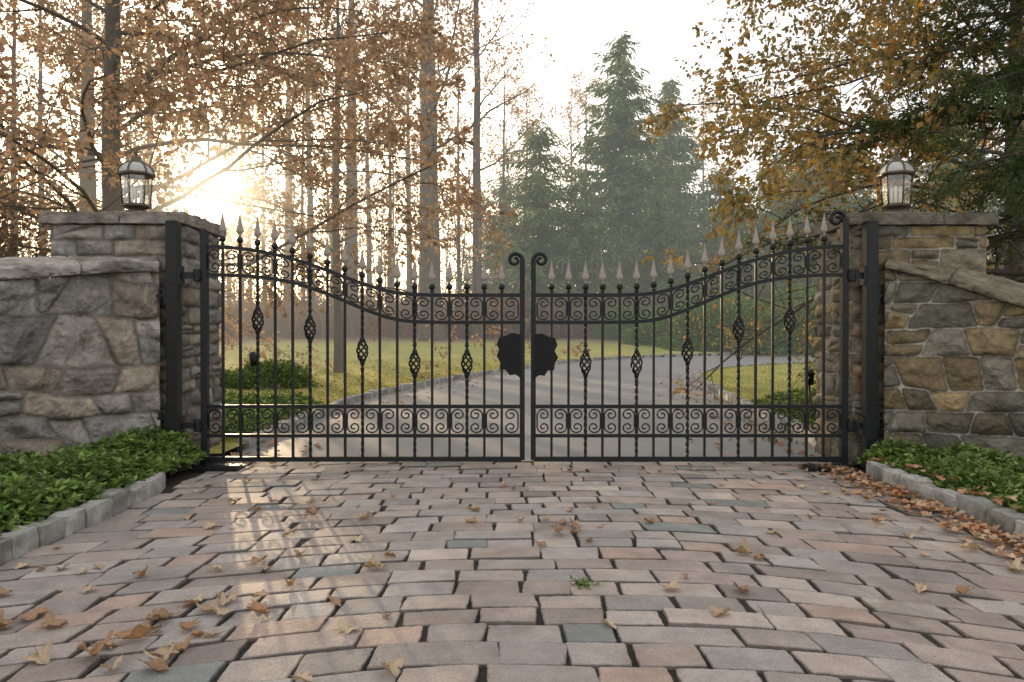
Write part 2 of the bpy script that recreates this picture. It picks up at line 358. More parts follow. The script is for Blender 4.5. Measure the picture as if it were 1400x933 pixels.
# ------------------------------------------------------------ masonry
def masonry(U,V,seed,cw,ch,mort,pal,mcol,relief=1.0,warp=1.0):
    """rough squared rubble: warped courses, slanted joints, chiselled facets"""
    P0=np.stack([U,V,0*U],-1)
    wu=U+fbm(P0*2.3,seed+21,2)*.10*warp+fbm(P0*11,seed+23,2)*.018
    wv=V+fbm(P0*1.7,seed+22,2)*.20*warp+fbm(P0*11,seed+24,2)*.018
    r=np.random.default_rng(seed); hs=[-1.0]
    while hs[-1]<4: hs.append(hs[-1]+ch*r.uniform(.62,1.45))
    hs=np.array(hs); ci=np.searchsorted(hs,wv)-1; v0=hs[ci]; v1=hs[ci+1]
    z=np.zeros_like(ci)
    uu=wu/cw+h3(ci,z,z,seed+1)*7
    def bord(i): return i+(h3(i,ci,z,seed+2)-.5)*.62
    slope=lambda i:(h3(i,ci,z+3,seed+2)-.5)*1.2*warp/cw
    iu=np.floor(uu).astype(np.int64)
    vm=wv-(v0+v1)/2
    B=[bord(iu+k)+slope(iu+k)*vm for k in (-1,0,1,2)]
    left=np.where(uu<B[1],B[0],np.where(uu<B[2],B[1],B[2])); right=np.where(uu<B[1],B[1],np.where(uu<B[2],B[2],B[3]))
    idx=np.where(uu<B[1],iu-1,np.where(uu<B[2],iu,iu+1))
    sp=h3(idx,ci,z+9,seed+3)<.30; sv=v0+(v1-v0)*(.35+.3*h3(idx,ci,z+10,seed+3))+(h3(idx,ci,z+11,seed+3)-.5)*.5*(uu-(left+right)/2)*cw
    hi=sp&(wv>sv); lo=sp&(wv<=sv)
    a0=np.where(hi,sv,v0); a1=np.where(lo,sv,v1); sub=np.where(hi,2,np.where(lo,1,0))
    ex=np.minimum((uu-left)*cw,(right-uu)*cw); ey=np.minimum(wv-a0,a1-wv); rr=.03
    edge=np.minimum(ex,ey); cor=(ex<rr)&(ey<rr); edge=np.where(cor,rr-np.sqrt(np.clip((rr-ex)**2+(rr-ey)**2,0,9)),edge)
    lu=uu*cw-(left+right)/2*cw; lv=wv-(a0+a1)/2
    r1=h3(idx,ci,sub+5,seed); r2=h3(idx,ci,sub+15,seed); r4=h3(idx,ci,sub+25,seed)
    fu=fbm(P0*10,seed+31,3)*.05; fv=fbm(P0*10,seed+32,3)*.05
    fac=np.full(len(U),9.)
    for k in range(9):
        sx=(h3(idx,ci,sub+30+k,seed)-.5)*1.0; sy=(h3(idx,ci,sub+50+k,seed)-.5)*1.0; o=h3(idx,ci,sub+70+k,seed)*.035
        fac=np.minimum(fac,sx*(lu+fu)+sy*(lv+fv)+o)
    fac=np.clip(fac,-.05,.04)
    P3=np.stack([U,V,r1*30],-1)
    e2=edge+fbm(P0*26,seed+3,3)*.014
    rise=sstep(mort*.4,mort+.012,e2)*.6+.4*sstep(mort,mort+.04,e2)
    n1=fbm(P3*10,seed+1,5); n2=np.abs(fbm(P3*22,seed+2,4))
    disp=rise*(.034+.026*r1+fac*.85+n1*.045-n2*.04)*relief
    pal=np.array(pal); c=pal[(r4*len(pal)*.999).astype(int)]*(.70+.6*r2)[:,None]
    c=c*(1+.9*fbm(P3*9,seed+9,5)+.5*fbm(P3*40,seed+12,2))[:,None]*(.55+.45*sstep(0,.028,e2))[:,None]  # stone colour darkened toward joints: dirt plus painted shade to show relief
    w=sstep(mort*.5,mort+.005,e2)[:,None]
    mc=np.array(mcol)*(1+1.2*fbm(P0*4,seed+40,3))[:,None]
    c=c*w+mc*(1-w)
    return disp,c
PALL=[(.26,.23,.20),(.30,.27,.24),(.21,.19,.175),(.285,.24,.19),(.24,.225,.21)]
PALR=[(.17,.14,.095),(.23,.175,.10),(.14,.13,.10),(.215,.195,.155),(.18,.16,.115),(.26,.195,.105)]

def wing(path,zt,seed,pal,mcol,mort,mat,name,label,zback,sgn,thick=.42,rel=1.0,ccol=(.25,.23,.21),cw=.44,ch=.29,tk0=.085):
    P=np.array(path,float); L=np.concatenate([[0],np.cumsum(np.linalg.norm(np.diff(P,axis=0),axis=1))])
    n=int(L[-1]/.009); s=np.linspace(0,L[-1],n)
    def sm(col,s):
        r=0
        for o in np.linspace(-.25,.25,9): r=r+np.interp(s+o,L,P[:,col])
        return r/9
    X=sm(0,s)-sm(0,s[:1])+P[0,0]; Y=sm(1,s)-sm(1,s[:1])+P[0,1]
    T=np.stack([np.gradient(X),np.gradient(Y)],-1); T/=np.linalg.norm(T,axis=1,keepdims=True)
    N=np.stack([-T[:,1],T[:,0]],-1)*sgn
    zz=[L[0]]+[l for l,_ in zt]; zv=[zt[0][1]]+[z_ for _,z_ in zt]
    H=sum(np.interp(s+o,zz,zv) for o in np.linspace(-.2,.2,7))/7
    nz=185; v=np.linspace(0,1,nz)
    Ug=np.repeat(s[None,:],nz,0).ravel(); Zg=(v[:,None]*H[None,:]).ravel()
    d,c=masonry(Ug,Zg+.03,seed,cw,ch,mort,pal,mcol,rel)
    Xg=np.tile(X,nz)+np.tile(N[:,0],nz)*d; Yg=np.tile(Y,nz)+np.tile(N[:,1],nz)*d
    o=thing(name,(P[0,0],P[0,1],0),label,'wall')
    mb=MB(); f=grid_faces(nz,n); V=np.stack([Xg-P[0,0],Yg-P[0,1],Zg],-1)
    if sgn>0: f=f[:,::-1]
    mb.add(V,[f],c)
    bx=X-N[:,0]*thick-P[0,0]; by=Y-N[:,1]*thick-P[0,1]; st=slice(None,None,8)
    nb=len(bx[st]); Vb=np.concatenate([np.stack([bx[st],by[st],0*bx[st]],-1),np.stack([bx[st],by[st],H[st]],-1)])
    mb.add(Vb,[grid_faces(2,nb)],pal[0])
    part('wall_face',o,mb.mesh('wall_face',mat,True))
    ss=0; k=0; rng=np.random.default_rng(seed)
    mbc=MB()
    while ss<L[-1]-.05:
        l=rng.uniform(.38,.62) if tk0<.06 else rng.uniform(.6,1.0); a,b=ss+.003,min(ss+l,L[-1])-.003; ss+=l
        m=int((b-a)/.011)+2; q=np.linspace(a,b,m)
        tk=tk0+rng.normal(0,.008); ov=.08+rng.normal(0,.018); jz=rng.normal(0,.006)
        cs=[(-thick*.5,0,0),(ov-.01,0,0),(ov,.008,0),(ov+.004,tk*.5,0),(ov,tk-.01,0),(ov-.012,tk,0),(-thick*.5,tk,.62),(-thick-.04,tk,1),(-thick-.05,tk*.5,1),(-thick-.04,0,.7),(-thick*.5,0,0)]
        C=np.array(cs); CL=np.concatenate([[0],np.cumsum(np.linalg.norm(np.diff(C[:,:2]+C[:,2:]*.15,axis=0),axis=1))]); t=np.linspace(0,CL[-1],85)[:-1]
        C=np.stack([np.interp(t,CL,C[:,i]) for i in range(3)],-1)
        Xq=np.interp(q,s,X);Yq=np.interp(q,s,Y);Nx=np.interp(q,s,N[:,0]);Ny=np.interp(q,s,N[:,1]);Hq=np.interp(q,s,H)+max(jz,0)
        rs=np.maximum((zback(q) if callable(zback) else zback)-(Hq+tk),.03)
        endf=np.minimum(1,np.minimum(q-a,b-q)/.02); endf=np.sqrt(np.clip(endf,0,1))
        V=np.stack([Xq[:,None]+Nx[:,None]*C[None,:,0],Yq[:,None]+Ny[:,None]*C[None,:,0],Hq[:,None]+C[None,:,1]+rs[:,None]*C[None,:,2]+.002],-1)
        fl=V.reshape(-1,3); nn=fbm(fl*4+k*9,seed+4,5)*.10+np.abs(fbm(fl*np.array([9,9,25]),seed+6,4))*-.09
        nn=nn.reshape(m,-1); jit=(nn-(1-endf[:,None])*.016)
        V[:,:,0]+=Nx[:,None]*jit*(C[None,:,0]>-.1); V[:,:,1]+=Ny[:,None]*jit*(C[None,:,0]>-.1)
        V[:,:,2]+=jit*.6*((C[None,:,1]>.03)|(C[None,:,2]>.05))
        V=V.reshape(-1,3)-np.array([P[0,0],P[0,1],0]); col=np.array(ccol)*rng.uniform(.75,1.25)*(1+1.5*fbm(fl*9,seed+8,5))[:,None]
        w=84; i=np.arange(m-1)[:,None]*w; j=np.arange(w)[None,:]; j2=(j+1)%w
        Q=np.stack([i+j,i+j2,i+w+j2,i+w+j],-1).reshape(-1,4)
        mbc.add(V,[Q,np.arange(w)[::-1],np.arange(w)+(m-1)*w],col); k+=1
    part('coping',o,mbc.mesh('coping',M_coping,True))
wing([(-2.96,-.03),(-3.5,-.32),(-3.95,-.9),(-4.3,-1.8),(-4.5,-3.2)],[(.3,1.64),(.7,1.59),(1.1,1.53),(1.5,1.49),(2.3,1.45),(4,1.4)],11,PALL,(.20,.18,.16),.0008,M_wall_l,'stone_wall','curved grey rubble stone wing wall with rough coping',lambda q:np.interp(q,[0,.8,1.5],[1.81,1.77,1.68]),1,rel=1.25,ccol=(.31,.28,.25),cw=.37,ch=.27)
wing([(3.13,-.03),(3.6,-.30),(4.1,-.85),(4.45,-1.8),(4.6,-3.2)],[(.0,1.69),(.3,1.61),(.6,1.50),(.9,1.38),(1.15,1.28),(1.6,1.14),(2.6,1.0),(4,.9)],23,PALR,(.36,.34,.30),.0025,M_wall_r,'stone_wall','curved brown fieldstone wing wall with pale mortar joints',lambda q:np.interp(q,[0,.35,.6,.9,1.3,2.6],[1.80,1.76,1.69,1.55,1.40,1.2]),-1,rel=1.1,ccol=(.175,.155,.105),cw=.30,ch=.215,tk0=.05)

def pillar(x0,x1,y0,y1,H,seed,pal,mcol,mort,mat,label,ccol,ch):
    cx,cy=(x0+x1)/2,(y0+y1)/2; o=thing('gate_pillar',(cx,cy,0),label,'pillar','stone pillars carrying lanterns')
    mb=MB(); hx,hy=(x1-x0)/2,(y1-y0)/2
    for (ox,oy,ux,uy,W) in ((-hx,-hy,1,0,2*hx),(hx,-hy,0,1,2*hy),(hx,hy,-1,0,2*hx),(-hx,hy,0,-1,2*hy)):
        n=int(W/.010); u=np.linspace(0,W,n); z=np.linspace(0,H,210); Ug,Zg=np.meshgrid(u,z); Ug=Ug.ravel();Zg=Zg.ravel()
        d,c=masonry(Ug+ox*3+oy*5+20,Zg,seed,.36,ch,mort,pal,mcol,.8,.25)
        e=sstep(0,.03,np.minimum(Ug,W-Ug)); d=d*e+.006*e
        nx,ny=uy,-ux
        V=np.stack([ox+ux*Ug+nx*d,oy+uy*Ug+ny*d,Zg],-1); mb.add(V,[grid_faces(210,n)],c)
    part('shaft',o,mb.mesh('shaft',mat,True))
    mb=MB(); rng=np.random.default_rng(seed)
    xs=np.array([-hx-.06,rng.normal(0.1,.08),hx+.06])
    for i in range(2):
        v,f=rough_block((xs[i+1]-xs[i]-.003,2*hy+.13,.10),44,.006,.022,seed+i,14); v[:,0]+=(xs[i]+xs[i+1])/2; v[:,2]+=H+.05+.006
        c=np.array(ccol)*rng.uniform(.92,1.08)*(1+1.5*fbm(v*9,seed,5))[:,None]; mb.add(v,f,c)
    part('cap',o,mb.mesh('cap',M_coping,True))
pillar(-3.95,-2.84,.10,.93,2.06,31,PALL,(.14,.125,.11),.0015,M_wall_l,'square grey stone gate pillar with flat slab cap',(.27,.235,.205),.12)
pillar(2.92,4.06,.10,.85,2.05,37,PALR,(.30,.28,.24),.002,M_wall_r,'square brown stone gate pillar with flat slab cap',(.145,.13,.10),.16)

# ------------------------------------------------------------ lanterns
def lantern(loc,label,mt):
    o=thing('lantern',loc,label,'lantern','lanterns on the gate pillars')
    rb,rt=.110,.131
    mb=MB(); mb.add(*lathe([(.0,0),(.115,0),(.12,.012),(.105,.028),(.07,.034),(.065,.045),(.105,.058),(.12,.066),(.12,.08),(.0,.08)],24)); part('base',o,mb.mesh('base',mt,True))
    mb=MB()
    for k in range(6):
        a=math.pi/6+k*math.pi/3; c,s=math.cos(a),math.sin(a)
        mb.add(*tube([(c*rb,s*rb,.08),(c*rt,s*rt,.345)],.006,6))
        a2=a+math.pi/3; c2,s2=math.cos(a2),math.sin(a2)
        for r_,z_ in ((rb,.085),(rt,.340)): mb.add(*tube([(c*r_,s*r_,z_),(c2*r_,s2*r_,z_)],.006,5))
    part('cage',o,mb.mesh('cage',mt,True))
    v,f=lathe([(rb-.005,.087),(rt-.005,.338)],6,rot=math.pi/6); mb=MB(); mb.add(v,[f[0]]); part('glass',o,mb.mesh('glass',M_glass))
    pr=[(.144,.350),(.144,.368),(.138,.392),(.124,.418),(.100,.442),(.07,.460),(.03,.472)]
    mb=MB(); v,f=lathe(pr,6,rot=math.pi/6); mb.add(v,[f[0]]); part('roof_panel',o,mb.mesh('roof_panel',M_white))
    mb=MB()
    for k in range(6):
        a=math.pi/6+k*math.pi/3; mb.add(*tube([(r*math.cos(a),r*math.sin(a),z+.003) for r,z in pr],.009,6))
    v,f=lathe([(.135,.340),(.152,.342),(.157,.360),(.146,.370)],6,rot=math.pi/6); mb.add(v,[f[0]])
    mb.add(*lathe([(.0,.452),(.068,.454),(.062,.474),(.040,.486),(.043,.505),(.03,.518),(.012,.523),(.012,.534),(.022,.548),(.012,.565),(.004,.59),(.0,.60)],18))
    part('roof_frame',o,mb.mesh('roof_frame',mt,True))
    mb=MB()
    for k in range(3):
        a=k*2.09; x,y=.04*math.cos(a),.04*math.sin(a); mb.add(*lathe([(.0,.08),(.012,.08),(.012,.19),(.009,.195),(.013,.215),(.009,.24),(.0,.26)],10,(x,y,0)))
    part('candle_lamp',o,mb.mesh('candle_lamp',M_candle,True))
lantern((-3.345,.36,2.19),'aged bronze hexagonal glass lantern on grey stone pillar',M_bronze)
lantern((3.42,.36,2.19),'aged bronze hexagonal glass lantern on brown stone pillar',M_bronze)
for x,s in ((-3.345,1),(3.42,2)):
    v,f=rough_block((.36,.34,.045),8,.01,.006,s); mb=MB(); mb.add(v,f,(.2,.18,.16)); top('lantern_plinth',mb.mesh('lantern_plinth',M_coping,True),'thin square stone plinth under a lantern','plinth','stone plinths on the pillar caps',loc=(x,.36,2.1895-.022))

# ------------------------------------------------------------ gate
top_pts=[(280,337),(320,339),(350,343),(385,350),(420,360),(455,373),(490,386),(520,396),(548,402),(590,404),(714,404)]
low_pts=[(280,376),(330,377),(365,380),(400,386),(435,397),(470,411),(505,426),(535,436),(560,440),(600,441),(714,441)]
def sm_in(pts,x):
    a=np.array(pts,float); r=0
    for o in np.linspace(-14,14,7): r=r+np.interp(np.clip(x+o,280,714),a[:,0],a[:,1])
    return r/7
mspear=MB(); pr=[(0,0),(.009,0),(.012,.011),(.009,.020),(.017,.031),(.031,.046),(.033,.055),(.029,.071),(.022,.096),(.015,.128),(.009,.160),(.004,.187),(0.0005,.202)]
mspear.add(*lathe(pr,8,sy=.42)); ME_spear=mspear.mesh('spearhead',M_spear,True)
mbk=MB(); hb=.125
for k in range(5):
    t=np.linspace(0,1,26); r=.007+.037*np.sin(math.pi*t)**.8; a=k*math.pi*2/5+t*math.pi*1.3
    mbk.add(*tube(np.stack([r*np.cos(a),r*np.sin(a),(t*2-1)*hb*.80],-1),.0085,6))
for z in(-hb*.80,hb*.80): mbk.add(*lathe([(0,z-.02),(.014,z-.018),(.021,z-.008),(.021,z+.008),(.014,z+.018),(0,z+.02)],10))
for z in(-hb*.80-.05,hb*.80+.05): mbk.add(*lathe([(0,z-.01),(.016,z-.008),(.019,z),(.016,z+.008),(0,z+.01)],10))
ME_bask=mbk.mesh('basket_twist',M_iron,True)
def cscroll():
    R=.25; A=np.linspace(math.radians(180-500),math.radians(180),34); k=np.linspace(0,1,34); r=R*(.18+.82*k)
    up=np.stack([r*np.cos(A)+0.0,r*np.sin(A)+.25],-1); dn=up[::-1]*np.array([1,-1])
    return np.concatenate([up,dn])
CS=cscroll()
def leaf_gate(side):
    L=side<0
    x_out,x_in=(280.,714.) if L else (1154.,729.)
    mapx=lambda xl: x_out+(xl-280.)/434.*(x_in-x_out)
    bx=GX(x_out)
    o=thing('gate_leaf',(bx,0,0),'black wrought iron gate leaf with pale copper spearheads','gate','the two leaves of the driveway gate')
    X=lambda xl: GX(mapx(xl))-bx
    fr=MB(); q=math.pi/4
    def bar(pts,r=.02): fr.add(*tube(pts,r,4,q,ref=(0,1,0)))
    xs=np.linspace(280,714,90)
    for pts_ in (top_pts,low_pts):
        bar([(X(x),0,GZ(float(sm_in(pts_,x)))) for x in xs],.0215)
    for yy,r in ((556,.0215),(596,.020),(628,.028)):
        bar([(X(281),0,GZ(yy)),(X(713),0,GZ(yy))],r)
    ztop_out=GZ(316 if L else 300); ztop_in=GZ(356)
    sv,sf=tube([(0,0,GZ(633)),(0,0,ztop_out)],.038,4,q,ref=(0,1,0)); fr.add(sv,sf)
    bar([(X(714),0,GZ(629)),(X(714),0,ztop_in)],.030)
    def curl(xc,z0,direction,R):
        a=np.linspace(0,math.radians(470),46); k=np.linspace(1,.22,46); cx=xc+direction*R
        return np.stack([cx-direction*R*k*np.cos(a),0*a,z0+R*k*np.sin(a)],-1)
    c=curl(X(714),ztop_in,-1 if L else 1,.062); fr.add(*tube(c,np.linspace(.020,.012,46),6,ref=(0,1,0)))
    if not L:
        c=curl(0,ztop_out,1 if L else -1,.07); fr.add(*tube(c,np.linspace(.022,.013,46),6,ref=(0,1,0)))
    else: fr.add(*lathe([(0,ztop_out-.01),(.03,ztop_out),(.022,ztop_out+.015),(0,ztop_out+.025)],12))
    part('frame',o,fr.mesh('frame',M_iron))
    px=[305+381*i/16 for i in range(17)] if L else [280+(1154-(1126-372*i/16))/425*434 for i in range(17)]
    for i,x in enumerate(px):
        zt=GZ(float(sm_in(top_pts,x)))+.085; zb=GZ(626); mb=MB()
        bc={2:438,5:450,8:480,11:497,14:497}
        if i%3==2:
            zc=GZ(bc[i])
            for a_,b_ in ((zb,zc-hb*.78),(zc+hb*.78,zt)):
                n=int((b_-a_)/.012)+2; z=np.linspace(a_,b_,n); ang=q+z*28
                V=np.stack([np.stack([.0145*np.cos(ang+k*math.pi/2),.0145*np.sin(ang+k*math.pi/2),z],-1) for k in range(4)],1).reshape(-1,3)
                ii=np.arange(n-1)[:,None]*4; jj=np.arange(4)[None,:]; j2=(jj+1)%4
                mb.add(V,[np.stack([ii+jj,ii+j2,ii+4+j2,ii+4+jj],-1).reshape(-1,4)])
            part('basket_twist',o,ME_bask,(X(x),0,zc))
        else:
            mb.add(*tube([(0,0,zb),(0,0,zt)],.0142,4,q,ref=(0,1,0)))
        zz=zt-.012; mb.add(*lathe([(0,zz-.03),(.016,zz-.028),(.025,zz-.014),(.027,zz),(.022,zz+.014),(.014,zz+.022),(0,zz+.024)],10))
        mb.add(*lathe([(0,zz-.052),(.02,zz-.05),(.02,zz-.04),(0,zz-.038)],8))
        part('picket',o,mb.mesh('picket',M_iron),(X(x),0,0))
        part('spearhead',o,ME_spear,(X(x),0,zt+.008))
    edges=[283]+px+[711]
    for i in range(len(edges)-1):
        a,b=edges[i],edges[i+1]; wd=b-a; sg=1 if i%2==0 else -1
        for band in (0,1):
            xx=(a+b)/2+sg*CS[:,0]*wd*1.55
            if band==0: zl=np.full(len(xx),GZ(594.)); zh=np.full(len(xx),GZ(558.))
            else: zl=GZ(sm_in(low_pts,xx))+.012; zh=GZ(sm_in(top_pts,xx))-.012
            zz=zl+(CS[:,1]*.94+.5)*(zh-zl); xm=X((a+b)/2)
            mb=MB(); mb.add(*tube(np.stack([X(xx)-xm,0*zz,zz],-1),.0070,5,ref=(0,1,0)))
            part('scroll',o,mb.mesh('scroll',M_iron),(xm,0,0))
    if L: sh=[(711,458),(700,456),(692,460),(684,461),(680,470),(683,478),(680,487),(685,495),(684,503),(692,505),(697,512),(705,511),(711,516)]
    else: sh=[(731,458),(741,457),(749,461),(758,463),(761,472),(757,480),(762,489),(757,497),(757,505),(748,506),(744,513),(737,512),(731,517)]
    S=np.array([(GX(a)-bx,GZ(b)) for a,b in sh]); mb=MB(); n=len(S)
    V=np.concatenate([np.stack([S[:,0],np.full(n,-.030),S[:,1]],-1),np.stack([S[:,0],np.full(n,-.018),S[:,1]],-1)])
    j=np.arange(n); j2=(j+1)%n; mb.add(V,[j,(j+n)[::-1],np.stack([j,j+n,j2+n,j2],-1)])
    mb.add(*tube(np.concatenate([V[:n],V[:1]]),.007,6,ref=(0,1,0)))
    def inside(p):
        c=False; k=n-1
        for a in range(n):
            if (S[a,1]>p[1])!=(S[k,1]>p[1]) and p[0]<(S[k,0]-S[a,0])*(p[1]-S[a,1])/(S[k,1]-S[a,1])+S[a,0]: c=not c
            k=a
        return c
    cx,cz=S[:,0].mean(),S[:,1].mean()
    for u in np.arange(-.27,.27,.024):
        for sg in(1,-1):
            run=[]
            for t in np.linspace(-.3,.3,160):
                p=(cx+u+t*.6,cz+sg*t)
                if inside(p): run.append(p)
            if len(run)>3: mb.add(*tube([(run[0][0],-.035+.001*sg,run[0][1]),(run[-1][0],-.035+.001*sg,run[-1][1])],.0052,5,ref=(0,1,0)))
    part('lock_plate',o,mb.mesh('lock_plate',M_iron))
leaf_gate(-1); leaf_gate(1)

for sx,pc,lab in ((-1,240,'tall black square steel gate post before grey stone pillar'),(1,1187,'tall black square steel gate post before brown stone pillar')):
    x=GX(pc); o=thing('gate_post',(x,-.03,0),lab,'gate post','steel posts carrying the gate')
    mb=MB(); v,f=box((0,0,1.03),(.10,.095,2.06)); mb.add(v,f); me=mb.mesh('shaft',M_iron)
    bm=bmesh.new(); bm.from_mesh(me); bmesh.ops.bevel(bm,geom=bm.edges[:],offset=.008,segments=2,affect='EDGES',profile=.5); bm.to_mesh(me); bm.free()
    part('shaft',o,me)
    mb=MB(); mb.add(*lathe([(.070,2.061),(.06,2.072),(.02,2.085),(0,2.088)],4,rot=math.pi/4)); part('cap',o,mb.mesh('cap',M_iron))
    inn=-sx
    for zz in (1.62,.36):
        mb=MB(); d=abs(GX(1154 if sx>0 else 280)-x)
        mb.add(*box((inn*(.050+.012),-.0,zz),(.024,.085,.16))); mb.add(*box((inn*(.07+(d-.07)/2-.01),.0,zz),(d-.08,.03,.05)))
        mb.add(*lathe([(0,zz-.055),(.026,zz-.053),(.03,zz-.04),(.03,zz+.04),(.026,zz+.053),(0,zz+.055)],14,(inn*(d-.05),0,0)))
        part('hinge',o,mb.mesh('hinge',M_iron))
    for zz in (1.45,.42):
        mb=MB(); mb.add(*box((sx*(.050+.045),.0,zz),(.09,.05,.02))); mb.add(*box((sx*(.050+.008),.0,zz),(.016,.08,.15)))
        mb.add(*lathe([(0,zz-.05),(.02,zz-.05),(.02,zz+.05),(0,zz+.05)],12,(sx*.115,0,0)))
        part('wall_bracket',o,mb.mesh('wall_bracket',M_iron))
    o=thing('gate_operator',(x+inn*.40,-.08,0),'low black metal gate motor housing set in the paving','gate motor','gate motors under the leaves')
    mb=MB(); mb.add(*box((0,0,.008),(.36,.20,.03))); part('housing',o,mb.mesh('housing',M_iron))
    mb=MB(); mb.add(*box((0,0,.0275),(.32,.17,.008))); mb.add(*lathe([(0,.031),(.03,.031),(.03,.045),(0,.045)],14,(-inn*.1,0,0)))
    for a in (-.14,.14):
        for b in(-.06,.06): mb.add(*lathe([(0,.031),(.01,.031),(.008,.036),(0,.036)],8,(a,b,0)))
    part('lid',o,mb.mesh('lid',M_iron))

# ------------------------------------------------------------ small garden lamps
o=thing('garden_spotlight',(-4.95,7.9,.06),'small black garden floodlight on a stake in shrubs','garden light')
mb=MB(); mb.add(*tube([(0,0,0),(0,0,.52)],.014,8)); part('stake',o,mb.mesh('stake',M_iron,True))
mb=MB(); mb.add(*tube([(.06,-.07,.50),(-.02,.03,.66),(-.04,.06,.70)],[.085,.08,.045],14)); part('lamp_head',o,mb.mesh('lamp_head',M_iron,True))
o=thing('garden_spotlight',(3.72,3.0,.06),'small black path light beside the stone pillar','garden light')
mb=MB(); mb.add(*tube([(0,0,0),(0,0,.45)],.014,8)); part('stake',o,mb.mesh('stake',M_iron,True))
mb=MB(); mb.add(*lathe([(0,.42),(.05,.43),(.055,.56),(.075,.57),(.03,.61),(0,.62)],14)); part('lamp_head',o,mb.mesh('lamp_head',M_iron,True))
o=thing('lamp_post',(5.45,11.5,.06),'small black lantern on a thin post in the lawn','lamp post')
mb=MB(); mb.add(*tube([(0,0,0),(0,0,.45)],.018,8)); mb.add(*lathe([(0,.44),(.07,.45),(.07,.47),(0,.47)],12)); part('post',o,mb.mesh('post',M_iron,True))
mb=MB(); mb.add(*lathe([(.055,.47),(.085,.66)],6)); part('glass',o,mb.mesh('glass',M_glass))
mb=MB()
for k in range(6):
    a=k*math.pi/3; mb.add(*tube([(.055*math.cos(a),.055*math.sin(a),.47),(.085*math.cos(a),.085*math.sin(a),.66)],.007,5))
mb.add(*lathe([(.1,.66),(.1,.67),(.05,.74),(.015,.76),(.015,.79),(0,.81)],6)); part('lamp_roof',o,mb.mesh('lamp_roof',M_iron))

# ------------------------------------------------------------ foliage
def leaves(mb,P,size,cols,rng,width=.34,droop=0.,sizevar=.3,dirs=None,fold=.12,flat=0.):
    P=np.asarray(P,float); n=len(P)
    a=rng.normal(size=(n,3)) if dirs is None else dirs+rng.normal(size=(n,3))*.35
    a[:,2]-=droop; a/=np.linalg.norm(a,axis=1,keepdims=True)+1e-9
    r=rng.normal(size=(n,3)); r[:,2]+=flat*3; r/=np.linalg.norm(r,axis=1,keepdims=True)
    b=np.cross(r,a); b/=np.linalg.norm(b,axis=1,keepdims=True)+1e-9
    nn=np.cross(a,b)
    L=(size*rng.uniform(1-sizevar,1+sizevar,n))[:,None]
    v0=P; v1=P+a*L*.48+b*L*width+nn*L*fold; v2=P+a*L; v3=P+a*L*.48-b*L*width+nn*L*fold
    V=np.stack([v0,v1,v2,v3],1).reshape(-1,3); k=np.arange(n)*4
    Fc=np.concatenate([np.stack([k,k+1,k+2],-1),np.stack([k,k+2,k+3],-1)])
    cols=np.array(cols); ci=cols[rng.integers(len(cols),size=n)]*rng.uniform(.7,1.3,n)[:,None]
    mb.add(V,[Fc],np.repeat(ci,4,0))

def rand_perp(d,rng,flat=1.):
    r=rng.normal(size=3); r[2]*=flat; r-=d*np.dot(r,d); return r/(np.linalg.norm(r)+1e-9)
def branch(mb,p,d,L,r,level,cfg,rng,tw,col):
    ns={1:9,2:6,3:4}[level]; pts=[p.copy()]; d=d/np.linalg.norm(d); dirs=[d.copy()]
    for i in range(ns):
        d=d+rng.normal(size=3)*cfg['wob'][level-1]+np.array([0,0,cfg['trop'][level-1]])
        d/=np.linalg.norm(d); p=p+d*L/ns; pts.append(p.copy()); dirs.append(d.copy())
    pts=np.array(pts); dirs=np.array(dirs)
    mb.add(*tube(pts,np.linspace(r,r*.25,ns+1),{1:7,2:4,3:3}[level],cap=False),col)
    if level==3:
        tw.append((pts,dirs)); return
    nc=cfg['n'][level]
    for k in range(nc):
        t=cfg['t0'][level]+(1-cfg['t0'][level])*(k+rng.random())/nc; f=t*ns; i=min(int(f),ns-1); fr=f-i
        q=pts[i]*(1-fr)+pts[i+1]*fr; dd=dirs[i]; an=math.radians(rng.uniform(30,65)); pe=rand_perp(dd,rng,cfg['flat'])
        nd=dd*math.cos(an)+pe*math.sin(an)
        branch(mb,q,nd,L*cfg['lf'][level]*(1.15-.6*t)*rng.uniform(.7,1.3),max(r*(1-.75*t)*.55,.0035),level+1,cfg,rng,tw,col)
def tree(rng,H,r0,cfg,col,lean=(0,0)):
    wood=MB(); n=18; t=np.linspace(0,1,n)
    wx=np.cumsum(rng.normal(0,.012*H/10,n)); wy=np.cumsum(rng.normal(0,.012*H/10,n))
    P=np.stack([wx-wx[0]+lean[0]*t*H,wy-wy[0]+lean[1]*t*H,t*H-.15],-1)
    R=r0*((1-t)**.8*.9+.06)+r0*.35*np.exp(-t*H*2.2)
    wood.add(*tube(P,R,12,cap=False,ref=(0,1,0)),col); tw=[]
    N1=cfg['n'][0]
    for k in range(N1):
        tt=cfg['t0'][0]+(.98-cfg['t0'][0])*(k+rng.random()*.8)/N1; i=int(tt*(n-1)); q=P[i]*(1-(tt*(n-1)-i))+P[min(i+1,n-1)]*(tt*(n-1)-i)
        az=k*2.4+rng.normal(0,.3)
        if 'az' in cfg and rng.random()<cfg['azp']: az=cfg['az']+rng.normal(0,.5)
        el=math.radians(rng.uniform(*cfg['el'])+tt*25); d=np.array([math.cos(az)*math.cos(el),math.sin(az)*math.cos(el),math.sin(el)])
        L=cfg['L']*(1-.55*(tt-cfg['t0'][0])/(1-cfg['t0'][0]))*rng.uniform(.8,1.2)
        branch(wood,q,d,L,min(r0*cfg.get('lr',.26),(.015*L+.006)*cfg.get('lr',.26)/.26)*(1.05-.5*tt),1,cfg,rng,tw,col)
    return wood,tw
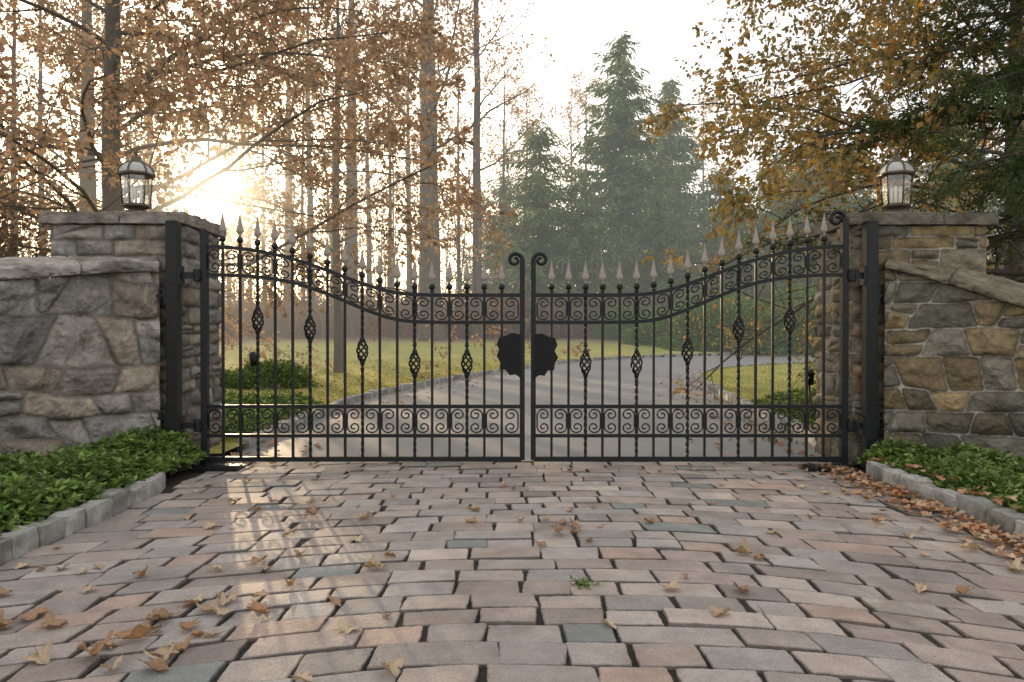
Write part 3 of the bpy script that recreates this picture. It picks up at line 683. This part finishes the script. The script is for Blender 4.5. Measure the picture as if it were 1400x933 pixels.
def twig_points(tw,rng,per,spread,skip=0.):
    ps=[];ds=[]
    for pts,dirs in tw:
        if rng.random()<skip: continue
        f=rng.random(per)*(len(pts)-1); i=np.minimum(f.astype(int),len(pts)-2); fr=(f-i)[:,None]
        ps.append(pts[i]*(1-fr)+pts[i+1]*fr+rng.normal(size=(per,3))*spread); ds.append(dirs[i])
    return np.concatenate(ps),np.concatenate(ds)
CAM=np.array([0,-CD,CH])
def gap_mask(P,rng,deg=1.5,soft=2.6):
    """opening carved through the leaves so the low sun shows and lights the drive"""
    keep=np.ones(len(P),bool)
    for k,o in enumerate((CAM,np.array([-1.6,-2.,0.]))):
        v=P-o; t=v@SD; dist=np.linalg.norm(v-t[:,None]*SD,axis=1)
        x=np.degrees(np.arctan2(dist,np.maximum(t,.1)))
        keep&= ~((x<(deg if k==0 else 1.0))|((x<soft)&(rng.random(len(P))<(.6 if k==0 else .3))))
    return keep

BEECH=[(.27,.18,.11),(.33,.225,.14),(.20,.135,.09),(.38,.27,.175),(.28,.20,.14),(.30,.175,.10)]
GOLD=[(.36,.24,.07),(.30,.19,.06),(.20,.18,.07),(.27,.21,.08),(.33,.19,.06),(.15,.15,.055),(.23,.18,.07)]
bark1=(.075,.062,.052); bark2=(.10,.085,.07)
rng=np.random.default_rng(3)
cfg=dict(n=[42,10,7],t0=[.13,.18,.15],wob=[.11,.14,.16],trop=[-.03,-.03,-.02],flat=.35,lf=[0,.42,.42],el=(-5,22),L=5.6,az=-.25,azp=.3,lr=.22)
w,tw=tree(rng,11,.21,cfg,bark1)
o=thing('beech_tree',(-6.5,5.9,.06),'copper beech holding dry brown leaves behind stone wall','tree')
part('trunk',o,w.mesh('trunk',M_bark,True))
P,D=twig_points(tw,rng,19,.05,.2); off=np.array(o.location); kp=gap_mask(P+off,rng); P=P[kp]; D=D[kp]
mb=MB(); leaves(mb,P,.092,BEECH,rng,.32,.25,dirs=D*.5,flat=.1); part('crown',o,mb.mesh('crown',M_leaf))
rng=np.random.default_rng(8)
cfg2=dict(cfg); cfg2.update(n=[26,8,6],L=5.2,azp=0,t0=[.2,.18,.15])
for (bx_,by_,H_,lab,nl) in ((-4.6,13.5,12,'slender beech with brown leaves at lawn edge',12),(-10.5,13.,11,'spreading beech with brown leaves behind the wall',10)):
    w,tw=tree(rng,H_,.14,cfg2,bark2)
    o=thing('beech_tree',(bx_,by_,.1),lab,'tree')
    part('trunk',o,w.mesh('trunk',M_bark,True))
    P,D=twig_points(tw,rng,nl,.07,.2); kp=gap_mask(P+np.array(o.location),rng); P=P[kp];D=D[kp]
    mb=MB(); leaves(mb,P,.125,BEECH,rng,.32,.25,dirs=D*.5,flat=.1); part('crown',o,mb.mesh('crown',M_leaf))
rng=np.random.default_rng(12)
cfg3=dict(cfg); cfg3.update(n=[40,10,7],az=math.pi+.1,azp=.5,L=6.2,t0=[.2,.18,.15],trop=[-.055,-.05,-.04])
w,tw=tree(rng,10.5,.2,cfg3,bark1)
o=thing('beech_tree',(8.0,5.6,.06),'beech with golden orange autumn leaves over stone pillar','tree')
part('trunk',o,w.mesh('trunk',M_bark,True)); P,D=twig_points(tw,rng,19,.05,.12)
kp=~((P[:,2]<2.3)&(rng.random(len(P))<.75)); P=P[kp];D=D[kp]
mb=MB(); leaves(mb,P,.092,GOLD,rng,.32,.3,dirs=D*.5,flat=.1); part('crown',o,mb.mesh('crown',M_leaf))
rng=np.random.default_rng(15)
cfg4=dict(n=[40,13,8],t0=[.15,.1,.1],wob=[.06,.09,.1],trop=[-.05,-.06,-.07],flat=.3,lf=[0,.36,.40],el=(-12,10),L=3.1,az=math.pi+.1,azp=.45)
w,tw=tree(rng,8,.16,cfg4,(.07,.055,.045))
o=thing('hemlock_tree',(6.3,2.0,.06),'dark green hemlock with drooping boughs beside stone pillar','tree')
part('trunk',o,w.mesh('trunk',M_bark,True)); P,D=twig_points(tw,rng,22,.03)
EV=[(.05,.085,.025),(.07,.105,.03),(.045,.065,.025),(.095,.12,.04)]
mb=MB(); leaves(mb,P,.058,EV,rng,.16,.3,dirs=D,flat=.3); part('crown',o,mb.mesh('crown',M_ever))

barecfg=dict(n=[22,8,5],t0=[.35,.2,.2],wob=[.12,.15,.2],trop=[.03,.02,.0],flat=.8,lf=[0,.42,.45],el=(5,40),L=5.5,lr=.22)
protos=[]
LAB=['tall grey bare woodland tree with a few brown leaves','slim bare woodland tree with tangled twigs']
for s,(H,r,L) in enumerate(((22,.46,5.5),(19,.22,4.),(15,.13,3.2))):
    rng=np.random.default_rng(40+s); c=dict(barecfg); c['L']=L
    if s>0: c['t0']=[.25,.2,.2]; c['n']=[16,7,5]
    w,tw=tree(rng,H,r,c,bark2 if s!=1 else (.115,.095,.08)); P,D=twig_points(tw,rng,5,.12)
    mb=MB(); leaves(mb,P[rng.random(len(P))<.6],.15,[(.30,.21,.13),(.25,.17,.10),(.34,.24,.15)],rng,.28,.2)
    protos.append((w.mesh('trunk',M_bark,True),mb.mesh('crown',M_leaf)))
def bare(k,x,y,rz,sc,label):
    o=thing('bare_tree',(x,y,float(terrain(y))-.05),label,'tree','tall bare trees of the wood'); o.rotation_euler=(0,0,rz); o.scale=sc if not np.isscalar(sc) else (sc,)*3
    part('trunk',o,protos[k][0]); part('crown',o,protos[k][1])
def atpx(px,d): return (px-700)/F*d, d-CD
for k,px,d,rz,sc in ((0,590,33,.5,(1.2,1.2,1.1)),(1,653,34,2.,(1.2,1.2,1.2)),(0,480,36,3.,(.85,.85,1.)),(0,118,25,4.,.8),(1,425,40,1.,1.1),(2,362,42,.3,1.2),(2,533,42,2.2,1.2),(2,628,44,.8,1.2),(1,205,34,3.3,1.),(2,60,30,.9,1.2),(2,20,26,4.9,1.1),(2,690,50,.2,1.3),(2,455,50,4.2,1.3),(1,560,54,1.7,1.2),(2,780,58,3.4,1.3),(2,720,60,5.4,1.4),(2,960,56,2.8,1.2),(1,1120,52,.4,1.0),(2,1240,44,1.9,1.1),(1,1340,42,3.9,1.0),(0,395,48,2.6,.9),(1,330,50,5.1,1.1),(2,160,40,1.1,1.2),(1,505,46,.6,1.),(2,575,40,3.7,1.1),(2,415,36,5.6,1.),(2,800,46,4.4,1.1)):
    x,y=atpx(px,d); bare(k,x,y,rz,sc,LAB[0] if k==0 else LAB[1])

def spruce(seed,H,R):
    rng=np.random.default_rng(seed); wood=MB(); t=np.linspace(0,1,10)
    wood.add(*tube(np.stack([0*t,0*t,t*H-.1],-1),.014*H*(1-t)**.9+.01,8,cap=False),(.12,.10,.08))
    PP=[];DD=[]; z=.04*H; k=0
    while z<H*.995:
        s=z/H; n=6 if s<.75 else 4
        for b in range(n):
            az=k*1.1+b*2*math.pi/n+rng.normal(0,.4); L=(R*(1-s)**.7*(.35+.65*min(1,s*6+.3))+.15)*(rng.uniform(.35,1.35))
            m=max(4,int(L/.14)); u=np.linspace(0,1,m); el=.35*(s-.25)
            out=L*u; zz=z+L*(el*u-.45*u**1.3+.38*u**3)*(1.1-.6*s)+rng.normal(0,.28)
            x=out*math.cos(az); y=out*math.sin(az); pts=np.stack([x,y,zz],-1)
            wood.add(*tube(pts[::max(1,m//5)] if m>6 else pts,.012,3,cap=False),(.12,.10,.08))
            dr=np.array([math.cos(az),math.sin(az),0]); pe=np.array([-dr[1],dr[0],0])
            for sg in(-1,1):
                for rep in range(2):
                    d=dr*.7+pe*sg*rng.uniform(.4,1.3); dz=-.25-.9*rng.random(m)
                    PP.append(pts+rng.normal(size=pts.shape)*.10); DD.append(np.tile(d,(m,1))+np.stack([0*dz,0*dz,dz],-1))
        z+=.31; k+=1
    P=np.concatenate(PP);D=np.concatenate(DD); mb=MB()
    sh=.65+.7*(fbm(P*1.1,seed,3)+.5)
    leaves(mb,P,.50*(H/13)**.5,[(.13,.185,.085),(.165,.22,.10),(.10,.145,.07),(.20,.235,.11)],rng,.068,.1,dirs=D,sizevar=.5)
    mb.c[-1]=mb.c[-1]*np.repeat(sh,4)[:,None]
    return wood.mesh('trunk',M_bark,True),mb.mesh('crown',M_ever)
sp=[spruce(61,12,4.6),spruce(62,18,5.0),spruce(63,9,3.8)]
for k,px,d,rz,sc in ((0,738,39,.2,.95),(1,848,44,1.,.97),(1,915,50,2.,.94),(0,985,44,3.,.85),(2,795,38,.7,.9),(0,1060,46,4.,.95),(1,1110,54,5.,.8),(2,900,39,1.5,.85),(2,1010,38,2.5,.85),(0,690,50,1.4,.9),(0,1150,44,2.2,.95),(1,1290,46,3.1,.8),(0,1400,40,.9,.9),(0,1220,50,4.4,1.),(2,1090,36,3.6,.9),(2,1180,36,1.9,.9)):
    x,y=atpx(px,d); o=thing('spruce_tree',(x,y,float(terrain(y))),'tall soft green spruce at the edge of the lawn','tree','spruces beyond the lawn'); o.rotation_euler=(0,0,rz); o.scale=(sc,sc,sc)
    part('trunk',o,sp[k][0]); part('crown',o,sp[k][1])

def shrub(seed,rx,ry,rz,n,size,cols,width,mat,stemc=(.09,.07,.055),shell=.55,twigs=40):
    rng=np.random.default_rng(seed); st=MB()
    d=rng.normal(size=(n,3)); d[:,2]=np.abs(d[:,2]); d/=np.linalg.norm(d,axis=1,keepdims=True)
    rad=(shell+(1-shell)*rng.random(n)**.6)*(1+1.1*fbm(d*2.6+seed,seed,3))
    P=d*rad[:,None]*np.array([rx,ry,rz])
    for k in range(twigs):
        i=rng.integers(n); e=P[i]; m=e*np.array([.4,.4,.65]); st.add(*tube([(e[0]*.05,e[1]*.05,0),m,e*1.12],[.014,.009,.003],4,cap=False),stemc)
    mb=MB(); leaves(mb,P,size,cols,rng,width,-.1,dirs=d,flat=.2)
    return st.mesh('stem',M_bark,True),mb.mesh('foliage',mat)
GREEN=[(.10,.16,.045),(.15,.22,.06),(.08,.13,.04),(.20,.27,.09)]
YEW=[(.11,.19,.05),(.15,.24,.065),(.08,.14,.04),(.19,.27,.08)]
BRN=[(.19,.12,.08),(.25,.165,.11),(.14,.09,.065)]
s1=shrub(71,1.0,.7,.62,5200,.075,GREEN,.32,M_ivy)
for x,y,rz,sc in ((-4.7,8.2,0,.85),(-6.1,8.6,2.,.8)):
    o=thing('evergreen_shrub',(x,y,.05),'low rounded glossy green shrub on the lawn','shrub','low shrubs on the lawn'); o.rotation_euler[2]=rz; o.scale=(sc,sc,sc); part('stem',o,s1[0]); part('foliage',o,s1[1])
s2=shrub(72,2.1,1.6,1.9,9000,.17,YEW,.2,M_ever); s3=shrub(73,2.0,1.5,1.9,3400,.11,BRN,.25,M_leaf,twigs=420,shell=.3,stemc=(.15,.105,.08))
for i,(px,d,sc) in enumerate(((905,31,.8),(955,29,.85),(1000,28.5,.95),(1050,28,.95),(1105,28,1.0),(1170,27.5,1.0),(1240,27,1.1),(860,34,.8),(985,32,1.1),(1075,32,1.2),(1140,31,1.2))):
    x,y=atpx(px,d); o=thing('evergreen_shrub',(x,y,float(terrain(y))-.05),'broad green rounded shrub beyond the drive','shrub','green shrubs beyond the drive'); o.rotation_euler[2]=i*1.3; o.scale=(sc,)*3; part('stem',o,s2[0]); part('foliage',o,s2[1])
for i,(px,d,sc) in enumerate(((315,36,1.),(370,37,.9),(430,35,.8),(485,38,1.1),(545,36,.9),(605,36,.8),(660,35,1.),(710,36,1.1),(765,35,.95),(815,36,1.),(250,34,1.),(180,30,1.1),(100,26,1.2),(40,20,1.2),(400,42,1.4),(520,42,1.4),(640,42,1.4),(340,44,1.5),(455,44,1.5),(580,45,1.5),(690,41,1.3))):
    x,y=atpx(px,d); o=thing('bare_shrub',(x,y,float(terrain(y))-.05),'twiggy reddish brown shrub at the wood edge','shrub','brown shrubs along the wood edge'); o.rotation_euler[2]=i*2.1; o.scale=(sc,)*3; part('stem',o,s3[0]); part('foliage',o,s3[1])
s4=shrub(75,1.6,1.3,3.0,9000,.085,[(.12,.085,.06),(.17,.11,.07),(.09,.065,.05)],.3,M_leaf,twigs=300,shell=.3)
for x,y,sc in ((-6.9,3.0,.95),(-8.3,4.2,1.1)):
    o=thing('bare_shrub',(x,y,.05),'dense dark brown shrub behind the grey wall','shrub','dark shrubs behind the wall'); o.scale=(sc,)*3; part('stem',o,s4[0]); part('foliage',o,s4[1])

# far wood
rng=np.random.default_rng(90); mb=MB(); LP=[]
for k in range(380):
    y=rng.uniform(36,100); x=rng.uniform(-1.0,.9)*(y+6)*1.0; H=rng.uniform(8,18); r=rng.uniform(.04,.15)
    px=700+F*x/(y+CD)
    if abs(px-285)<12 or (y<44 and px>660) or (px>700 and rng.random()<.4): continue
    z0=float(terrain(y)); l=rng.normal(0,.05,2); t=np.linspace(0,1,5)
    g=np.array((.16,.13,.105))*rng.uniform(.8,1.3)
    Pt=np.stack([x+l[0]*t*H,y+l[1]*t*H,z0+t*H],-1); mb.add(*tube(Pt,r*(1-.8*t),5,cap=False),g)
    for b in range(12):
        tt=rng.uniform(.15,1); q=np.array([x+l[0]*tt*H,y+l[1]*tt*H,z0+tt*H]); a=rng.random()*6.28; d=np.array([math.cos(a)*.7,math.sin(a)*.7,rng.uniform(.2,.9)]); Lb=rng.uniform(1.2,3.5)
        e=q+d*Lb; mb.add(*tube([q,q+d*Lb*.5+rng.normal(size=3)*.15,e],[.04,.025,.010],3,cap=False),g)
        for c in range(4):
            f=q+d*Lb*rng.random(); e2=f+(d+rng.normal(size=3)*.7)*Lb*.4; mb.add(*tube([f,e2],[.02,.008],3,cap=False),g)
            LP.append(e2)
LP=np.array(LP); LP=LP+rng.normal(size=LP.shape)*.4; LP=LP[gap_mask(LP,rng)]; leaves(mb,LP,.28,[(.30,.20,.125),(.25,.17,.105)],rng,.3)
n=20000; y=rng.uniform(38,90,n); x=rng.uniform(-1,.9,n)*(y+6); z=1.0+np.abs(rng.normal(0,2.0,n))
Pb=np.stack([x,y,z],-1); Pb=Pb[gap_mask(Pb,rng)]
leaves(mb,Pb,.45,[(.21,.15,.10),(.17,.125,.085),(.15,.13,.08),(.24,.175,.11)],rng,.18)
top('distant_wood',mb.mesh('distant_wood',M_leaf),'hazy brown leafless woodland beyond the lawn','woodland',kind='stuff')
mb=MB(); n=8500; x=rng.uniform(-26,16,n); y=rng.uniform(27.0,40,n)
for i in range(n):
    h=rng.uniform(.5,2.6); a=rng.normal(0,.25,2)*h; zz=float(terrain(y[i]))
    mb.add(*tube([(x[i],y[i],zz),(x[i]+a[0]*.4,y[i]+a[1]*.4,zz+h*.6),(x[i]+a[0],y[i]+a[1],zz+h)],[.013,.009,.004],3,cap=False),np.array((.19,.13,.095))*(.5+.8*(i%7)/7))
top('undergrowth',mb.mesh('undergrowth',M_bark),'brown twiggy undergrowth along the wood edge','undergrowth',kind='stuff')

def cover(seed,n,fx,y0,y1,label,cols,zb=.1,size=.055,hmax=.2):
    rng=np.random.default_rng(seed); y=rng.uniform(y0,y1,n); a,b=fx(y); u=rng.random(n); x=a+(b-a)*u
    P=np.stack([x,y,0*x],-1); hh=hmax*(.4+2.4*(fbm(P*3.2,seed,3)+.2)); hh*=sstep(-.02,.16,np.abs(x-a))*.8+.25
    m=8; c=[];d=[]
    base=P+np.stack([0*x,0*x,zb+hh*rng.uniform(.3,1.1,n)],-1)
    for k in range(m):
        an=rng.random(n)*6.28; dd=np.stack([np.cos(an),np.sin(an),rng.uniform(-.3,.9,n)],-1); c.append(base+dd*.008); d.append(dd)
    mb=MB(); leaves(mb,np.concatenate(c),size,cols,rng,.24,0,dirs=np.concatenate(d)*2.0,fold=.08,flat=.5)
    for i in range(0,n,2):
        mb.add(*tube([(x[i],y[i],zb*.5),base[i]],[.003,.002],3,cap=False),(.07,.08,.03))
    top('ground_cover',mb.mesh('ground_cover',M_ivy),label,'ground cover',kind='stuff')
IV=[(.12,.21,.04),(.17,.27,.055),(.085,.15,.03),(.24,.33,.10),(.15,.21,.06),(.07,.11,.03)]
wl=np.array([(-.03,-2.9),(-.32,-3.45),(-.9,-3.9),(-1.8,-4.25),(-3.2,-4.45),(-9,-4.6)])[::-1]; wr=np.array([(-.03,3.1),(-.30,3.55),(-.85,4.05),(-1.8,4.4),(-3.2,4.55),(-9,4.7)])[::-1]
cover(101,4300,lambda y:(np.full_like(y,-2.60),np.interp(y,wl[:,0],wl[:,1])),-4.2,-.05,'glossy green pachysandra ground cover between kerb and wall',IV,.08,.054,.17)
cover(102,3900,lambda y:(np.full_like(y,2.9),np.interp(y,wr[:,0],wr[:,1])),-4.2,-.12,'glossy green pachysandra ground cover between kerb and wall',IV,.07,.050,.13)
cover(103,1500,lambda y:(pinterp(XLp,y)-.15,pinterp(XLp,y)-1.6-.2*np.sin(y*2)),1.1,4.6,'low green ivy along the lawn kerb',IV,.07,.06,.16)
cover(104,1300,lambda y:(pinterp(XRp,y)+.15,pinterp(XRp,y)+1.3),1.1,5.0,'low green ivy along the lawn kerb',IV,.07,.06,.14)
rng=np.random.default_rng(110); n=70000; y=1+rng.random(n)**1.3*17; u=rng.random(n); L_=rng.random(n)<.6
xa=pinterp(XLp,y)-.12; xb=pinterp(XRp,y)+.12; x=np.where(L_,xa-u**1.3*9,xb+u**1.3*7)
P=np.stack([x,y,terrain(y)+.055],-1); d=rng.normal(size=(n,3))*.5; d[:,2]=1
mb=MB(); leaves(mb,P,.05,[(.28,.33,.07),(.40,.38,.11),(.22,.27,.06),(.46,.40,.14)],rng,.07,dirs=d*1.0); top('grass',mb.mesh('grass',M_grass),'short yellow green lawn grass blades','grass',kind='stuff')

# ------------------------------------------------------------ fallen leaves
def leafshape(seed,kind):
    rng=np.random.default_rng(seed); mb=MB()
    if kind==0:
        a=np.linspace(-math.pi*.88,math.pi*.88,27); lob=.55+.45*np.abs(np.cos(a*2.5))**.7; lob*= .75+.25*np.cos(a); r=lob*.5
        xy=np.stack([r*np.cos(a),r*np.sin(a)],-1); xy=np.concatenate([xy,[[-.12,0]]])
    else:
        t=np.linspace(0,1,9); w=.22*np.sin(math.pi*t**.8)*(1+.15*np.cos(t*30)); xy=np.concatenate([np.stack([t-.5,w],-1),np.stack([t-.5,-w],-1)[::-1][1:-1]])
    n=len(xy); cx=rng.normal(0,1,2)
    z=lambda p:.55*(p[:,0]*cx[0]*.5+p[:,1]*cx[1]*.5)**2+.45*np.abs(p[:,1])+.12*np.sin(p[:,0]*9+seed)*p[:,1]
    mid=xy*.5; V=np.concatenate([[[0,0]],mid,xy]); Z=z(V)+.03+rng.normal(0,.02,len(V)); V3=np.concatenate([V,Z[:,None]],1)
    j=np.arange(n); j2=(j+1)%n
    col=np.tile(np.array([(.42,.30,.19),(.33,.20,.12),(.48,.36,.24),(.37,.21,.11),(.52,.41,.28)][seed%5]),(len(V3),1))
    col[n+1:]*=.8
    mb.add(V3,[np.stack([0*j,j+1,j2+1],-1),np.stack([j+1,j+1+n,j2+1+n,j2+1],-1)],col)
    mb.add(*tube([(-.1,0,.05),(-.45 if kind==0 else -.7,.04,.1)],.012,4),(.3,.2,.1))
    return mb.mesh('fallen_leaf',M_fallen,True)
LM=[leafshape(s,0 if s%3 else 1) for s in range(10)]
rng=np.random.default_rng(120)
LB=['dry tan lobed leaf lying on the paving','dry brown curled leaf lying on the paving']
def put_leaf(x,y,s,z=.004):
    i=rng.integers(10); o=top('fallen_leaf',LM[i],LB[0] if i%5 in (0,2,4) else LB[1],'leaf','fallen leaves on the paving',loc=(x,y,z)); o.rotation_euler=(rng.normal(0,.15),rng.normal(0,.15),rng.random()*6.28); o.scale=(s,s,s*rng.uniform(.8,2.2))
for k in range(165):
    u=rng.random()
    if u<.26: x=rng.uniform(-2.2,-.5); y=rng.uniform(-4.0,-2.5); s=rng.uniform(.07,.15)
    else:
        if u<.64: x=rng.uniform(-2.4,2.5); y=rng.uniform(-3.9,.3)
        elif u<.70: x=rng.normal(.35,.25); y=rng.normal(-2.0,.2)
        else: x=2.68-abs(rng.normal(0,.3)); y=rng.uniform(-3.6,-.2)
        s=rng.uniform(.05,.12) if y<-1.5 else rng.uniform(.05,.09)
    put_leaf(x,y,s)
mb=MB(); tmpl=[(np.array([v.co[:] for v in m.vertices]),[list(p.vertices) for p in m.polygons]) for m in LM]
def litter(mb,n,fn,s0,s1):
    for k in range(n):
        x,y,z=fn(); i=rng.integers(10); V,Fc=tmpl[i]; a=rng.random()*6.28; s=rng.uniform(s0,s1); t=rng.normal(0,.35,2)
        W=V*s; W=np.stack([W[:,0]*math.cos(a)-W[:,1]*math.sin(a),W[:,0]*math.sin(a)+W[:,1]*math.cos(a),W[:,2]+W[:,0]*t[0]*.5+W[:,1]*t[1]*.5],-1)
        cc=np.array([(.40,.26,.16),(.38,.18,.09),(.46,.24,.11),(.30,.17,.10),(.46,.33,.21)][rng.integers(5)])*rng.uniform(.7,1.15)
        b={}
        for f in Fc: b.setdefault(len(f),[]).append(f)
        mb.add(W+np.array([x,y,z]),[np.array(q) for q in b.values()],cc)
litter(mb,480,lambda:(2.75-abs(rng.normal(0,.14)),rng.uniform(-3.6,-.05),rng.uniform(.005,.04)),.05,.095)
litter(mb,100,lambda:(2.86+abs(rng.normal(0,.12)),rng.uniform(-3.4,-.1),rng.uniform(.12,.17)),.05,.09)
top('leaf_litter',mb.mesh('leaf_litter',M_fallen,True),'drift of orange brown dry leaves against granite kerb','leaf litter',kind='stuff')
mb=MB()
litter(mb,300,lambda:(lambda y:(float(pinterp(XRp,y))-abs(rng.normal(0,.5)),y,.01+float(terrain(y))))(rng.uniform(.5,15)),.06,.11)
litter(mb,160,lambda:(lambda y:(float(pinterp(XLp,y))+abs(rng.normal(0,.5)),y,.01+float(terrain(y))))(rng.uniform(.5,14)),.05,.1)
litter(mb,500,lambda:(lambda y:(float(pinterp(XLp,y))-.2-abs(rng.normal(0,4)),y,.10+float(terrain(y))))(rng.uniform(1,20)),.06,.12)
top('leaf_litter',mb.mesh('leaf_litter',M_fallen,True),'scattered dry leaves along the asphalt drive and lawn','leaf litter',kind='stuff')
o=thing('weed',(.32,-2.9,-.01),'small green weed growing in a paving joint','weed')
mb=MB(); n=70; P=rng.normal(size=(n,3))*.02*np.array([1,1,.1]); d=rng.normal(size=(n,3)); d[:,2]=np.abs(d[:,2])+.2; P=P+d*.008; leaves(mb,P,.026,GREEN,rng,.22,dirs=d); part('foliage',o,mb.mesh('foliage',M_ivy))

# ------------------------------------------------------------ world, sun, camera
w=bpy.data.worlds.new('World'); scene.world=w; w.use_nodes=True; nt=w.node_tree; nd=nt.nodes; lk=nt.links; nd.clear()
sky=nd.new('ShaderNodeTexSky'); sky.sky_type='NISHITA'; sky.sun_disc=False; sky.sun_elevation=SUN_EL; sky.sun_rotation=SUN_AZ; sky.air_density=1.; sky.dust_density=3.; sky.ozone_density=1.
bg=nd.new('ShaderNodeBackground'); bg.inputs[1].default_value=.12; lk.new(sky.outputs[0],bg.inputs[0])
tc=nd.new('ShaderNodeTexCoord'); dp=nd.new('ShaderNodeVectorMath'); dp.operation='DOT_PRODUCT'; nrm=nd.new('ShaderNodeVectorMath'); nrm.operation='NORMALIZE'
lk.new(tc.outputs['Generated'],nrm.inputs[0]); lk.new(nrm.outputs[0],dp.inputs[0]); dp.inputs[1].default_value=tuple(SD)
def powm(e,k): return mth(nd,lk,'MULTIPLY',mth(nd,lk,'POWER',mth(nd,lk,'MAXIMUM',dp.outputs['Value'],0.0),float(e)),float(k))
out=nd.new('ShaderNodeOutputWorld'); last=bg.outputs[0]
for e,k,c in ((2500,40,(1,.90,.72)),(150,2.5,(1,.88,.68)),(8,.35,(1,.92,.80))):
    b=nd.new('ShaderNodeBackground'); b.inputs[0].default_value=(*c,1); lk.new(powm(e,k),b.inputs[1]); a=nd.new('ShaderNodeAddShader'); lk.new(last,a.inputs[0]); lk.new(b.outputs[0],a.inputs[1]); last=a.outputs[0]
b=nd.new('ShaderNodeBackground'); b.inputs[0].default_value=(1.0,.955,.905,1); b.inputs[1].default_value=1.08; a=nd.new('ShaderNodeAddShader'); lk.new(last,a.inputs[0]); lk.new(b.outputs[0],a.inputs[1]); lk.new(a.outputs[0],out.inputs[0])
sl=bpy.data.lights.new('sun','SUN'); sl.energy=5; sl.angle=math.radians(.5); sl.color=(1,.74,.45); so=bpy.data.objects.new('sun',sl); link(so)
so.rotation_euler=Vector(-SD).to_track_quat('-Z','Y').to_euler(); so.location=(-20,50,12)
cam=bpy.data.cameras.new('camera'); cam.lens=26; cam.sensor_width=36; cam.clip_end=1500; co=bpy.data.objects.new('camera',cam); link(co)
co.location=(0,-CD,CH); co.rotation_euler=(math.radians(90-.65),0,0); scene.camera=co
scene.view_settings.view_transform='Standard'; scene.view_settings.look='None'; scene.view_settings.exposure=0
print('build time',time.time()-T0)
